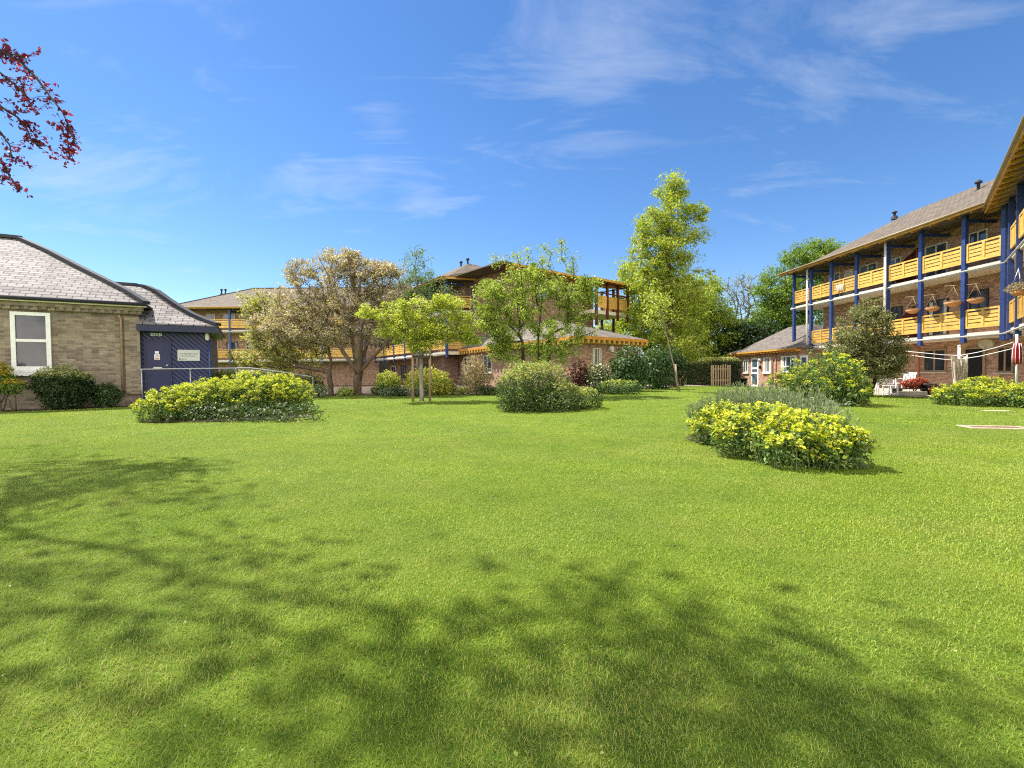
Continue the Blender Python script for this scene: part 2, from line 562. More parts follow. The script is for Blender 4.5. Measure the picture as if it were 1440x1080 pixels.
def in_lobes(n, lobes, hollow=2.2):
    """points spread in ellipsoids: (centre, radii, weight)"""
    w = np.array([l[2] for l in lobes], float); w /= w.sum()
    k = rng.choice(len(lobes), n, p=w)
    d = unit(rng.normal(0, 1, (n, 3))) * (rng.random((n, 1)) ** (1 / hollow))
    cen = np.array([l[0] for l in lobes]); rad = np.array([l[1] for l in lobes])
    return cen[k] + d * rad[k]


def px_lobes(spec, Y, depth=.85, ground=True):
    """lobes given by where they stand in the photo, set at their distance"""
    out = []
    for (x, y, rx, ry, *more) in spec:
        yy = Y + (more[1] if len(more) > 1 else 0)
        c = D(x, y, yy); s = yy / FPX
        out.append((c, np.array([rx * s, max(rx, ry) * s * depth, ry * s]), more[0] if more else rx * rx * ry))
    return out


def skeleton(base_path, attr, r0, tip=.008, wig=.12, rise=.25, rexp=1.3, firstf=.7):
    """limbs that join every leaf cluster to the trunk"""
    nodes = [np.asarray(p, float) for p in base_path]
    par = [-1] + list(range(len(nodes) - 1))
    nt = len(nodes)
    first = max(1, int(nt * firstf))
    top = nodes[-1]
    order = np.argsort(np.linalg.norm(attr - top, axis=1))
    dist0 = [0.0] * nt
    for k in order:
        a = attr[k]
        P = np.array(nodes[first:])
        dv = a - P; dd = np.linalg.norm(dv, axis=1)
        cost = dd + .42 * np.array(dist0[first:]) + np.where(dv[:, 2] < 0, -dv[:, 2] * .6, 0)
        j = int(np.argmin(cost)) + first
        p = nodes[j]; L = dd[j - first]
        steps = max(1, min(5, int(L / .45)))
        prev = j
        for s in range(1, steps + 1):
            f = s / steps
            q = p + (a - p) * f
            if s < steps:
                q = q + rng.normal(0, wig * L / steps, 3) + np.array([0, 0, rise * L * f * (1 - f) * .5])
            nodes.append(q); par.append(prev); dist0.append(dist0[prev] + L / steps); prev = len(nodes) - 1
    n = len(nodes)
    acc = np.zeros(n)
    kids = [[] for _ in range(n)]
    for i, p in enumerate(par):
        if p >= 0: kids[p].append(i)
    for i in range(n - 1, -1, -1):
        if not kids[i]: acc[i] += 1
        if par[i] >= 0: acc[par[i]] += acc[i]
    rad = np.sqrt(acc) ; rad = tip + (r0 - tip) * (rad / rad[0]) ** rexp
    for i in range(nt): rad[i] = max(rad[i], r0 * (1 - .35 * i / nt))
    return nodes, par, rad, kids


def limbs_mesh(mb, nodes, par, rad, kids, nt, n=6, flare=1.35):
    # chains: follow the thickest child
    done = set()
    starts = [0]
    while starts:
        s = starts.pop()
        chain = [s] if par[s] < 0 else [par[s], s]
        r = [rad[s] * flare] if par[s] < 0 else [min(rad[par[s]], rad[s] * 1.3), rad[s]]
        i = s
        while kids[i]:
            ks = sorted(kids[i], key=lambda k: -rad[k])
            for k in ks[1:]: starts.append(k)
            i = ks[0]; chain.append(i); r.append(rad[i])
        if len(chain) > 1:
            if par[s] < 0 and len(r) > 2: r[1] = max(r[1], rad[s] * 1.02)
            mb.tube([nodes[c] for c in chain], r, 8 if rad[s] > .05 else n if rad[s] > .02 else 4, cap=True)


def path3(p, q, n, wig, bow=(0, 0, 0)):
    p = np.asarray(p, float); q = np.asarray(q, float)
    pts = []
    for i in range(n):
        f = i / (n - 1)
        x = p + (q - p) * f + np.array(bow) * f * (1 - f) * 4
        if 0 < i < n - 1: x = x + np.append(rng.normal(0, wig, 2), 0)
        pts.append(x)
    return pts


def make_tree(name, label, cat, base, top, r0, lobes, ncl, per, spread, leaf, pal, bark='bark', up=.5, aspect=.5, droop=0.0,
              stems=None, group=None, wig=.12, hollow=2.2, mat='leaf', twigs=True, size_var=.25, attr=None, bow=(0, 0, 0), tip=.008, rexp=1.3, firstf=.7):
    base = np.asarray(base, float)
    t = thing(name, label, cat, base, group)
    if attr is None: attr = in_lobes(ncl, lobes, hollow)
    attr = np.asarray(attr)
    stems = stems or [(base, top, r0)]
    who = np.array([np.argmin([np.linalg.norm((a - np.asarray(s[1]))[:2]) + .02 * k for k, s in enumerate(stems)]) for a in attr])
    mb = MB()
    seg = []
    for k, (b, tp, r) in enumerate(stems):
        at = attr[who == k]
        if len(at) == 0: at = np.array([np.asarray(tp) + [0, 0, .3]])
        pth = path3(np.asarray(b) - [0, 0, .1], tp, 7, r * .14, bow)
        nodes, par, rad, kids = skeleton(pth, at, r, tip=tip, wig=wig, rexp=rexp, firstf=firstf)
        limbs_mesh(mb, nodes, par, rad, kids, 7)
        P = np.array(nodes)
        for i, p in enumerate(par):
            if p >= 7 and rad[i] < max(.022, r * .16): seg.append((P[p], P[i]))
    mb.build("trunk", M[bark], t)
    # leaves round each cluster, and along the thin twigs
    n = len(attr) * per
    c = np.repeat(attr, per, 0)
    sp = spread * (.6 + .8 * rng.random((len(attr), 1)))
    off = unit(rng.normal(0, 1, (n, 3))) * (rng.random((n, 1)) ** .5) * np.repeat(sp, per, 0)
    off[:, 2] *= .7
    c = c + off
    if droop: c[:, 2] -= droop * np.linalg.norm(off[:, :2], axis=1) * .5
    if twigs and seg:
        k = rng.integers(0, len(seg), n // 4)
        A = np.array([s[0] for s in seg])[k]; B = np.array([s[1] for s in seg])[k]
        q = A + (B - A) * rng.random((len(k), 1)) + rng.normal(0, spread * .3, (len(k), 3))
        c = np.concatenate([c, q])
    sz = leaf * (1 + rng.normal(0, size_var, len(c))).clip(.4, 1.8)
    # whole sprays share a hue
    cols = pick(pal, len(c), .16)
    foliage("crown", c, sz, cols.astype(np.float32), M[mat], t, up=up, aspect=aspect, droop=droop)
    return t


def make_shrub(name, label, base, lobes, n, leaf, pal, group=None, cat="shrub", mat='leaf', up=.35, aspect=.55, hollow=4.0, stems=5, bark='bark_dark',
               top=None, top_z=.8, out=.6, clump=0.0, size_var=.25, parts=("foliage", "stem"), rough=.06, toplobes=99):
    """dense bush: leaves through the lobes, woody stems inside; top = palette above top_z of each lobe"""
    base = np.asarray(base, float)
    t = thing(name, label, cat, base, group)
    w = np.array([l[2] for l in lobes], float); w /= w.sum()
    k = rng.choice(len(lobes), n, p=w)
    cen = np.array([l[0] for l in lobes])[k]; rad = np.array([l[1] for l in lobes])[k]
    d = unit(rng.normal(0, 1, (n, 3)))
    rr = rng.random((n, 1)) ** (1 / hollow)
    # lumpy outline
    ph = rng.random(6) * 6.28
    lump = 1 + .10 * np.sin(d[:, :1] * 5 + ph[0] + k[:, None]) * np.cos(d[:, 1:2] * 6 + ph[1]) + .07 * np.sin(d[:, 2:] * 9 + ph[2] + 3 * k[:, None])
    lump = lump + rng.normal(0, rough, (n, 1))
    c = cen + d * rr * rad * lump
    if clump: c = c + rng.normal(0, clump, (n, 3))
    gz = terrain(c[:, 0], c[:, 1])
    keep = c[:, 2] > gz + .01
    c, d, k, rr = c[keep], d[keep], k[keep], rr[keep]
    cols = pick(pal, len(c))
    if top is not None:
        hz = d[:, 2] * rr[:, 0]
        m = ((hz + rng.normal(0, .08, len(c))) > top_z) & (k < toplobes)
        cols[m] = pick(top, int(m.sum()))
    sz = leaf * (1 + rng.normal(0, size_var, len(c))).clip(.4, 1.8)
    foliage(parts[0], c, sz, cols.astype(np.float32), M[mat], t, up=up, aspect=aspect, out=d, outw=out)
    if stems:
        mb = MB()
        for i in range(stems):
            l = lobes[i % len(lobes)]
            a = rng.random() * 6.28
            foot = np.array([l[0][0] + math.cos(a) * l[1][0] * .15, l[0][1] + math.sin(a) * l[1][1] * .15, 0])
            foot[2] = terrain(foot[0], foot[1]) - .05
            tip = l[0] + unit(rng.normal(0, 1, 3) + np.array([0, 0, .5])) * l[1] * .75
            tip[2] = max(tip[2], foot[2] + .15)
            mb.tube(path3(foot, tip, 5, .03), np.linspace(.03, .008, 5), 5)
        mb.build(parts[1], M[bark], t)
    return t


def make_euphorbia(name, label, lobes, nst, hscale=1.0, group=None, fl=.55, leaf=.075, flower_part=.9):
    """flowering spurge: upright stems in a mound, whorls of leaves below, yellow heads on the sunny tops.
    lobes: (centre on the ground, (rx, ry), height, weight)"""
    c0 = np.mean([l[0] for l in lobes], 0)
    t = thing(name, label, "shrub", c0, group)
    w = np.array([l[3] for l in lobes], float); w /= w.sum()
    st = MB(); LC, LO, FC = [], [], []
    for i in range(nst):
        l = lobes[rng.choice(len(lobes), p=w)]
        a = rng.random() * 6.28; r = rng.random() ** .55
        g = np.array([l[0][0] + math.cos(a) * r * l[1][0] * .8, l[0][1] + math.sin(a) * r * l[1][1] * .8])
        h = l[2] * (1 - .55 * r ** 3) * (.62 + .46 * rng.random())
        lean = r ** 2 * .30 * h
        z0 = float(terrain(g[0], g[1]))
        foot = np.array([g[0], g[1], z0])
        tip = np.array([g[0] + math.cos(a) * lean, g[1] + math.sin(a) * lean, z0 + h])
        if i % 5 == 0: st.tube([foot - [0, 0, .03], (foot + tip) / 2 + rng.normal(0, .02, 3), tip], [.009, .007, .005], 4, cap=False)
        nl = int(32 * h / .8)
        f = .03 + .95 * rng.random(nl)
        pos = foot + (tip - foot) * f[:, None]
        o = np.stack([np.cos(q := rng.random(nl) * 6.28), np.sin(q), np.full(nl, .15)], 1)
        LC.append(pos + o * (.05 + .04 * rng.random((nl, 1)))); LO.append(o)
        if rng.random() < flower_part and h > l[2] * .36:
            nf = 22
            dd = unit(rng.normal(0, 1, (nf, 3)) * [1, 1, .75]) * (rng.random((nf, 1)) ** .4)
            FC.append(tip + dd * [.075, .075, .06] * (.7 + .6 * rng.random()) + [0, 0, .02])
        else:
            nf = 14
            dd = unit(rng.normal(0, 1, (nf, 3))); LC.append(tip + dd * .06); LO.append(dd)
    C = np.concatenate(LC); O = np.concatenate(LO)
    foliage("foliage", C, leaf * (1 + rng.normal(0, .25, len(C))).clip(.5, 1.6), 'euph_leaf', M['leaf'], t, up=.5, aspect=.32, out=O, outw=-.2)
    if FC:
        F = np.concatenate(FC)
        foliage("flowers", F, .042 * (1 + rng.normal(0, .25, len(F))).clip(.5, 1.6), 'euph_flower', M['petal'], t, up=.9, aspect=.85)
    st.build("stem", M['stem_green'], t)
    return t


def make_spikes(name, label, lobes, n, pal, leaf=.05, group=None):
    """grey-green upright sub-shrub (rosemary habit): many thin upright sprigs"""
    c0 = np.mean([l[0] for l in lobes], 0)
    t = thing(name, label, "shrub", c0, group)
    w = np.array([l[3] for l in lobes], float); w /= w.sum()
    C, O = [], []; st = MB()
    for i in range(n):
        l = lobes[rng.choice(len(lobes), p=w)]
        a = rng.random() * 6.28; r = rng.random() ** .5
        g = np.array([l[0][0] + math.cos(a) * r * l[1][0], l[0][1] + math.sin(a) * r * l[1][1]])
        z0 = float(terrain(g[0], g[1])); h = l[2] * (1 - .5 * r ** 3) * (.8 + .35 * rng.random())
        d = unit(np.array([math.cos(a) * r * .45, math.sin(a) * r * .45, 1]) + rng.normal(0, .1, 3))
        k = int(30 * h / .6)
        f = .25 + .75 * rng.random(k)
        foot = np.array([g[0], g[1], z0])
        C.append(foot + d * h * f[:, None] + rng.normal(0, .018, (k, 3))); O.append(np.repeat(d[None], k, 0))
        if i % 4 == 0: st.tube([foot - [0, 0, .02], foot + d * h * .9], [.006, .003], 4, cap=False)
    C = np.concatenate(C); O = np.concatenate(O)
    n = len(C)
    tdir = unit(O + rng.normal(0, .35, (n, 3))); b = unit(np.cross(tdir, rng.normal(0, 1, (n, 3))))
    s = leaf * (.7 + .6 * rng.random((n, 1)))
    v = np.stack([C - tdir * s * .5, C - b * s * .12, C + tdir * s * .5, C + b * s * .12], 1).reshape(-1, 3)
    mesh_np("foliage", v, np.arange(n * 4).reshape(n, 4), M['leaf'], t, pick(pal, n))
    st.build("stem", M['bark'], t)
    return t


def box_hedge(name, label, fr, u0, u1, d0, d1, z0, z1, n, leaf, side, top, cat="hedge", round_=.12, group=None):
    """clipped hedge: a shell of leaves round a block of twigs"""
    t = thing(name, label, cat, fr.p((u0 + u1) / 2, (d0 + d1) / 2, z0), group)
    L, Wd, H = u1 - u0, d1 - d0, z1 - z0
    areas = np.array([L * Wd, L * H, L * H, Wd * H, Wd * H]); k = rng.choice(5, n, p=areas / areas.sum())
    a = rng.random((n, 3))
    a[k == 0, 2] = 1; a[k == 1, 1] = 1; a[k == 2, 1] = 0; a[k == 3, 0] = 0; a[k == 4, 0] = 1
    nor = np.zeros((n, 3)); nor[k == 0] = (0, 0, 1); nor[k == 1] = (0, 1, 0); nor[k == 2] = (0, -1, 0); nor[k == 3] = (-1, 0, 0); nor[k == 4] = (1, 0, 0)
    q = a * [L, Wd, H]
    # rounded shoulders
    e = np.maximum(0, (np.abs(a - .5) * 2 - .8) / .2) ** 2
    q[:, 2] -= round_ * (e[:, 0] + e[:, 1]).clip(0, 1.4) * (a[:, 2] > .8)
    q += rng.normal(0, .035, (n, 3)) - nor * np.abs(rng.normal(0, .05, (n, 1)))
    c = fr.o + np.outer(q[:, 0] + u0, fr.u) + np.outer(q[:, 1] + d0, fr.n) + np.outer(q[:, 2] + z0, [0, 0, 1])
    no = np.outer(nor[:, 0], fr.u) + np.outer(nor[:, 1], fr.n) + np.outer(nor[:, 2], [0, 0, 1])
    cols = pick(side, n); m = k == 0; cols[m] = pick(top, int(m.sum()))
    foliage("foliage", c, leaf * (1 + rng.normal(0, .25, n)).clip(.5, 1.6), cols.astype(np.float32), M['leaf'], t, up=.2, aspect=.6, out=no, outw=1.2)
    mb = MB()
    for i in range(int(max(6, L * 5))):
        u = u0 + L * rng.random(); d = d0 + Wd * (.25 + .5 * rng.random())
        p = fr.p(u, d, z0 - .05)
        for j in range(3):
            mb.tube(path3(p, p + np.array([*rng.normal(0, .22, 2), H * (.6 + .3 * rng.random())]), 4, .03), [.02, .015, .01, .006], 4, cap=False)
    # twiggy inner mass that keeps the hedge from being see-through
    ins = .16
    fr.box(mb, u0 + ins, u1 - ins, d0 + ins * .8, d1 - ins * .8, z0, z1 - ins - round_ * .6)
    mb.build("branches", M['bark_dark'], t)
    return t
# ------------------------------------------------------------------ ground


def build_ground():
    xs = np.concatenate([[-400, -150, -80], np.arange(-50, 51, 1.0), [80, 150, 400]])
    ys = np.concatenate([[-200, -60, -20], np.arange(-8, 61, 1.0), [90, 160, 500]])
    X, Y = np.meshgrid(xs, ys)
    v = np.stack([X, Y, terrain(X, Y)], -1).reshape(-1, 3)
    nx = len(xs); i, j = np.meshgrid(np.arange(nx - 1), np.arange(len(ys) - 1))
    a = (j * nx + i).ravel()
    f = np.stack([a, a + 1, a + nx + 1, a + nx], 1)
    o = mesh_np("ground", v, f, M['ground'], smooth=True)
    tag(o, kind="structure")


def sheet(name, pts, mat, dz=.012, step=.5, wob=.0):
    """a patch of another surface that follows the ground"""
    P = np.array([p[:2] for p in pts])
    if wob:
        Q = []
        for i in range(len(P)):
            a, b = P[i], P[(i + 1) % len(P)]
            n = max(1, int(np.linalg.norm(b - a) / .25))
            for k in range(n): Q.append(a + (b - a) * k / n + rng.normal(0, wob, 2))
        P = np.array(Q)
    import bmesh
    bm = bmesh.new()
    vs = [bm.verts.new((p[0], p[1], 0)) for p in P]
    bm.faces.new(vs)
    bmesh.ops.triangulate(bm, faces=bm.faces[:])
    for _ in range(6):
        es = [e for e in bm.edges if e.calc_length() > step * 2.5]
        if not es: break
        bmesh.ops.subdivide_edges(bm, edges=es, cuts=1)
        bmesh.ops.triangulate(bm, faces=[f for f in bm.faces if len(f.verts) > 3])
    for v in bm.verts: v.co.z = float(terrain(v.co.x, v.co.y)) + dz
    for f in bm.faces:
        f.normal_update()
        if f.normal.z < 0: f.normal_flip()
    me = bpy.data.meshes.new(name); bm.to_mesh(me); bm.free()
    me.materials.append(mat)
    o = bpy.data.objects.new(name, me); link(o)
    return tag(o, kind="structure"), P


def inside(poly, x, y):
    c = np.zeros(len(x), bool); n = len(poly)
    for i in range(n):
        x0, y0 = poly[i]; x1, y1 = poly[(i + 1) % n]
        m = (y0 > y) != (y1 > y)
        with np.errstate(divide='ignore', invalid='ignore'):
            c ^= m & (x < (x1 - x0) * (y - y0) / (y1 - y0 + 1e-12) + x0)
    return c


BARE = []       # polygons without grass


def build_grass():
    V, F, C = [], [], []
    off = 0
    bins = [(.45, 1.5, 26000, .0019, .0115), (1.5, 2.6, 18000, .0023, .012), (2.6, 4.5, 9500, .0034, .0125), (4.5, 8, 4200, .005, .0130),
            (8, 14, 1050, .009, .016), (14, 26, 260, .018, .018)]
    for y0, y1, dens, wid, hgt in bins:
        wmax = 1.3 * y1 + 1.2
        n = int(dens * (y1 - y0) * 2 * wmax)
        x = (rng.random(n) * 2 - 1) * wmax; y = y0 + (y1 - y0) * rng.random(n)
        k = np.abs(x) < 1.3 * y + 1.2
        for P in BARE: k &= ~inside(P, x, y)
        x, y = x[k], y[k]
        # tufted growth: thinner and thicker patches
        pt = .5 + .25 * np.sin(x * 3.1 + 1.7 * np.sin(y * 2.3)) + .25 * np.sin(y * 4.3 + 1.3 * np.sin(x * 3.7 + 1))
        pt2 = np.sin(x * 11 + 2 * np.sin(y * 9)) * np.sin(y * 13 + 2 * np.sin(x * 7))
        n = len(x); z = terrain(x, y)
        a = rng.random(n) * 6.283
        h = hgt * (.55 + .7 * rng.random(n)) * (.86 + .24 * pt + .08 * pt2)
        lean = h * (.4 + 2.0 * rng.random(n) ** 1.4)
        dx, dy = np.cos(a), np.sin(a); w = wid * (.7 + .6 * rng.random(n))
        wx, wy = -dy * w / 2, dx * w / 2
        b0 = np.stack([x - wx, y - wy, z - .004], 1); b1 = np.stack([x + wx, y + wy, z - .004], 1)
        mx, my, mz = x + dx * lean * .38, y + dy * lean * .38, z + h * .62
        m0 = np.stack([mx - wx * .8, my - wy * .8, mz], 1); m1 = np.stack([mx + wx * .8, my + wy * .8, mz], 1)
        t = np.stack([x + dx * lean, y + dy * lean, z + h], 1)
        v = np.stack([b0, b1, m1, m0, t], 1).reshape(-1, 3)
        i = off + np.arange(n)[:, None] * 5
        f = np.concatenate([i + [0, 1, 2], i + [0, 2, 3], i + [3, 2, 4]], 1).reshape(-1, 3)
        off += n * 5
        base = np.array([(.185, .27, .022), (.24, .325, .028), (.29, .36, .036), (.14, .22, .022), (.36, .36, .07), (.44, .39, .16)])
        pr = np.array([.32, .36, .18, .07, .05, .02])
        c = base[rng.choice(6, n, p=pr)] * (1 + rng.normal(0, .10, (n, 1)))
        big = .5 + .5 * np.sin(x * .9 + 2 * np.sin(y * .55 + .4)) * np.sin(y * 1.1 + 1.5 * np.sin(x * .7))
        dry = (np.sin(x * 1.9 + 3 * np.sin(y * 1.3 + 2)) * np.sin(y * 2.1 + 2.2 * np.sin(x * 1.1 + .7)) + .35 * rng.normal(0, 1, n) > .82)
        c[dry] = c[dry] * .55 + np.array([.40, .36, .12]) * .45
        stripe = np.sin((x * .55 + y * .84) * 2 * math.pi / 1.15)
        c = c * (1 + .035 * stripe)[:, None]
        pale = np.clip(.5 + .8 * np.sin(x * 1.15 + 2.3 * np.sin(y * .8 + 1.1)) * np.sin(y * 1.4 + 1.9 * np.sin(x * .6 + 2)) + .25 * rng.normal(0, 1, n), 0, 1) * .42
        c = c * (1 - pale[:, None]) + np.array([.30, .335, .095]) * pale[:, None]
        c = c * (.88 + .14 * pt + .16 * big)[:, None] * np.stack([.94 + .14 * big, .97 + .06 * big, np.ones(n)], 1)
        V.append(v); F.append(f); C.append(np.repeat(c, 3, 0))
    o = mesh_np("grass", np.concatenate(V), np.concatenate(F), M['grassblade'], cols=np.concatenate(C).clip(.003, .9))
    tag(o, kind="stuff")
    # small broad-leaved weeds and fallen petals in the turf near the camera
    n = 900
    y = 1.2 + 6 * rng.random(n) ** 1.3; x = (rng.random(n) * 2 - 1) * (1.25 * y)
    # they grow in little colonies
    cx = np.round(x / .9) * .9 + .25 * rng.normal(0, 1, n); x = np.where(rng.random(n) < .7, cx, x)
    c = np.stack([x, y, terrain(x, y) + .028 + .012 * rng.random(n)], 1)
    cols = pick('fresh', n) * 1.1
    br = rng.random(n) < .08; cols[br] = (.22, .13, .07)
    o = foliage("turf_weeds", c, .011 * (1 + .3 * rng.normal(0, 1, n)).clip(.5, 1.6), cols.astype(np.float32), M['leaf'], None, up=3, aspect=.8)
    tag(o, kind="stuff")


build_ground()

# ------------------------------------------------------------------ buildings: shared pieces


def window(fr, root, u0, u1, z0, z1, d=0.0, nx=2, ny=1, frame='white', glass='glass', name="window", ft=.06, curtain=0, sill=True, split=None, proud=.05):
    fm = MB()
    fr.box(fm, u0, u1, d, d + proud, z0, z0 + ft); fr.box(fm, u0, u1, d, d + proud, z1 - ft, z1)
    fr.box(fm, u0, u0 + ft, d, d + proud, z0 + ft, z1 - ft); fr.box(fm, u1 - ft, u1, d, d + proud, z0 + ft, z1 - ft)
    for i in range(1, nx):
        u = u0 + (u1 - u0) * i / nx
        fr.box(fm, u - ft * .45, u + ft * .45, d, d + proud - .004, z0 + ft, z1 - ft)
    zs = split if split is not None else [z0 + (z1 - z0) * i / ny for i in range(1, ny)]
    for z in zs: fr.box(fm, u0 + ft, u1 - ft, d, d + proud - .007, z - ft * .4, z + ft * .4)
    w = fm.build(name, M[frame], root)
    pm = MB(); fr.box(pm, u0 + ft * .8, u1 - ft * .8, d + .005, d + .018, z0 + ft * .8, z1 - ft * .8)
    pm.build("pane", M[glass], w)
    if curtain:
        cm = MB(); W = (u1 - u0 - 2 * ft) * curtain / 2
        for (a, b) in ((u0 + ft, u0 + ft + W), (u1 - ft - W, u1 - ft)):
            k = 5
            for i in range(k):
                ua = a + (b - a) * i / k
                fr.box(cm, ua, ua + (b - a) / k * .86, d + .019, d + .024 + .006 * (i % 2), z0 + ft, z1 - ft)
        cm.build("curtain", M['curtain'], w)
    if sill:
        sm = MB(); fr.box(sm, u0 - .06, u1 + .06, d - .01, d + .12, z0 - .08, z0 - .003); sm.build("sill", M['concrete' if frame != 'white' else 'white'], w)
    return w


def balustrade(fr, root, u0, u1, d, z0, z1, style='slat', gap=.035):
    mb = MB(); t = .075
    fr.box(mb, u0, u1, d, d + .06, z1 - t, z1); fr.box(mb, u0, u1, d, d + .06, z0, z0 + t)
    um = (u0 + u1) / 2
    for a, b in ((u0, u0 + t), (um - t * .7, um + t * .7), (u1 - t, u1)): fr.box(mb, a, b, d, d + .063, z0 + t, z1 - t)
    if style == 'slat':
        zz = z0 + t + .01
        hs = (.13, .13, .13, .125)
        g = (z1 - z0 - 2 * t - .02 - sum(hs)) / 4 if z1 - z0 > .85 else .01
        for k, h in enumerate(hs):
            fr.box(mb, u0 + t, u1 - t, d + .012, d + .032, zz, zz + h); zz += h + max(g * .85, .012)
    else:
        n = max(3, int((u1 - u0) / .14)); w = (u1 - u0 - 2 * t) / n
        for k in range(n):
            fr.box(mb, u0 + t + k * w + .008, u0 + t + (k + 1) * w - .008, d + .012, d + .034, z0 + t, z1 - t)
    return mb.build("balustrade_panel", M['yellow'], root)


def hip_roof(fr, root, u0, u1, d0, run, ze, pitch, mat='tile', hip0=True, hip1=True, kick=1.3, kpitch=20, name="roof", soffit_d=None, cap=None, over_th=.07):
    """eaves at d0 (front) and d0-2run (back); lower part laid at a shallower pitch"""
    k1 = math.tan(R(kpitch)); k2 = math.tan(R(pitch))
    def zz(s): return ze + (min(s, kick) * k1 + max(0, s - kick) * k2)
    mb = MB(); S = [0, kick, run]
    def ring(s):
        a = u0 + (s if hip0 else 0); b = u1 - (s if hip1 else 0)
        z = zz(s)
        return [fr.p(a, d0 - s, z), fr.p(b, d0 - s, z), fr.p(b, d0 - 2 * run + s, z), fr.p(a, d0 - 2 * run + s, z)]
    rs = [ring(s) for s in S]
    for k in range(len(S) - 1):
        A, B = rs[k], rs[k + 1]
        for i in range(4):
            j = (i + 1) % 4
            if (i == 1 and not hip1) or (i == 3 and not hip0): continue
            if np.linalg.norm(B[i] - B[j]) < 1e-4: mb.poly([A[i], A[j], B[i]])
            else: mb.poly([A[i], A[j], B[j], B[i]])
    if not hip0: mb.poly([rs[0][3], rs[0][0], rs[1][0], rs[2][0], rs[1][3]])
    if not hip1: mb.poly([rs[0][1], rs[0][2], rs[1][2], rs[2][1], rs[1][1]])
    # underside
    mb.poly([p - np.array([0, 0, over_th]) for p in rs[0]][::-1])
    for i in range(4):
        j = (i + 1) % 4; dz = np.array([0, 0, over_th])
        mb.poly([rs[0][i] - dz, rs[0][j] - dz, rs[0][j], rs[0][i]])
    roof = mb.build(name, M[mat], root)
    if cap:
        cb = MB()
        for i, h in ((0, hip0), (1, hip1)):
            for k in range(2):
                if h: cb.bar(rs[k][i] + [0, 0, .03], rs[k + 1][i] + [0, 0, .03], .16, .07)
        cb.bar(rs[2][0] + [0, 0, .03], rs[2][1] + [0, 0, .03], .18, .08)
        cb.build("ridge_tiles", M[cap], roof)
    return roof, zz


def roof_vent(fr, root, u, d, z, h=.55):
    mb = MB(); mb.lathe(fr.p(u, d, z), [(.07, 0), (.07, h * .7), (.15, h * .7), (.15, h * .85), (.05, h)], 10)
    mb.lathe(fr.p(u, d, z), [(.2, -.15), (.16, .06)], 10)
    return mb.build("roof_vent", M['lead'], root)


def wing(root, fr, posts, levels, wall, slabs, ze=8.30, over=.6, wd=1.5, back=9.0, brick='brick_red', run=5.2, pitch=35, roof_u=None, hips=(True, True),
         post_mat='blue', style='slat', post_z0=2.3, windows=(), ground_to=None, beams=True, tile='tile', rafter_step=.9, roof=True, cap=None):
    """one wing of the flats: brick body behind a timber gallery"""
    wm = MB(); u0, u1 = wall
    fr.box(wm, u0, u1, -wd - back, -wd, -.6, ze + .05)
    wm.build("wall", M[brick], root)
    if roof:
        ru = roof_u or (posts[0] - over, posts[-1] + over)
        rf, zz = hip_roof(fr, root, ru[0], ru[1], over, run, ze, pitch, tile, *hips, cap=cap)
        # fascia with gutter
        fb = MB()
        fr.box(fb, ru[0] - .02, ru[1] + .02, over - .01, over + .035, ze - .17, ze - .02)
        fb.build("fascia", M['yellow_soffit'], root)
        gb = MB(); gb.tube([fr.p(ru[0] - .03, over + .09, ze - .03), fr.p(ru[1] + .03, over + .09, ze - .03)], .05, 8)
        gb.build("gutter", M['gutter'], root)
        # boarded soffit hung under the eaves and its rafters
        sb = MB()
        zi = ze - .10 + (over + wd) * math.tan(R(17))
        a, b, c, d = fr.p(ru[0], over - .02, ze - .10), fr.p(ru[1], over - .02, ze - .10), fr.p(ru[1], -wd + .01, zi), fr.p(ru[0], -wd + .01, zi)
        sb.poly([d, c, b, a])
        sb.build("soffit", M['yellow_soffit'], root)
        rb = MB(); n = int((ru[1] - ru[0]) / rafter_step)
        for k in range(n + 1):
            u = ru[0] + .1 + (ru[1] - ru[0] - .2) * k / n
            rb.bar(fr.p(u, over - .06, ze - .17), fr.p(u, -wd, zi - .08), .06, .12)
        rb.build("rafters", M['yellow_soffit'], root)
    for u in posts:
        pm = MB(); w = .17
        fr.box(pm, u - w / 2, u + w / 2, -.09, .08, post_z0, ze - .02)
        if beams:     # bracket up to the eaves and beam back to the wall
            fr.box(pm, u - .05, u + .05, -wd, -.09, ze - .42, ze - .27)
        pm.build("post", M[post_mat], root)
    for (a, b, zt) in slabs:
        sm = MB(); fr.box(sm, a, b, -wd, -.10, zt - .24, zt); s = sm.build("balcony_slab", M['slabunder'], root)
        em = MB(); fr.box(em, a - .02, b + .02, -.10, -.02, zt - .26, zt - .02)
        em.tube([fr.p(a - .02, .05, zt - .17), fr.p(b + .02, .05, zt - .17)], .045, 8)
        em.build("slab_edge", M['slabedge'], s)
    for (z0, z1, a, b) in levels:
        ps = [p for p in posts if a - .01 <= p <= b + .01]
        for p, q in zip(ps[:-1], ps[1:]):
            balustrade(fr, root, p + .10, q - .10, -.03, z0, z1, style)
    for (a, b, z0, z1, kw) in windows:
        window(fr, root, a, b, z0, z1, d=-wd, **kw)
# ------------------------------------------------------------------ old brick hall, left
c0 = G(198, 570)
HF = Frame((c0[0], c0[1], 0), (.862, .507))
ze = HF.uz(207, 429)[1]
hall = thing("brick_hall", "old buff brick hall with pale slate hipped roof and one white sash window", "building", HF.p(-5, -4, 0))
# hip apex from the photo
o2 = .32
E = HF.p(o2, o2, ze)
hn = np.array([-(HF.n[0] + HF.u[0]), -(HF.n[1] + HF.u[1]), 0]); hn /= np.linalg.norm(hn)      # plan direction of the hip


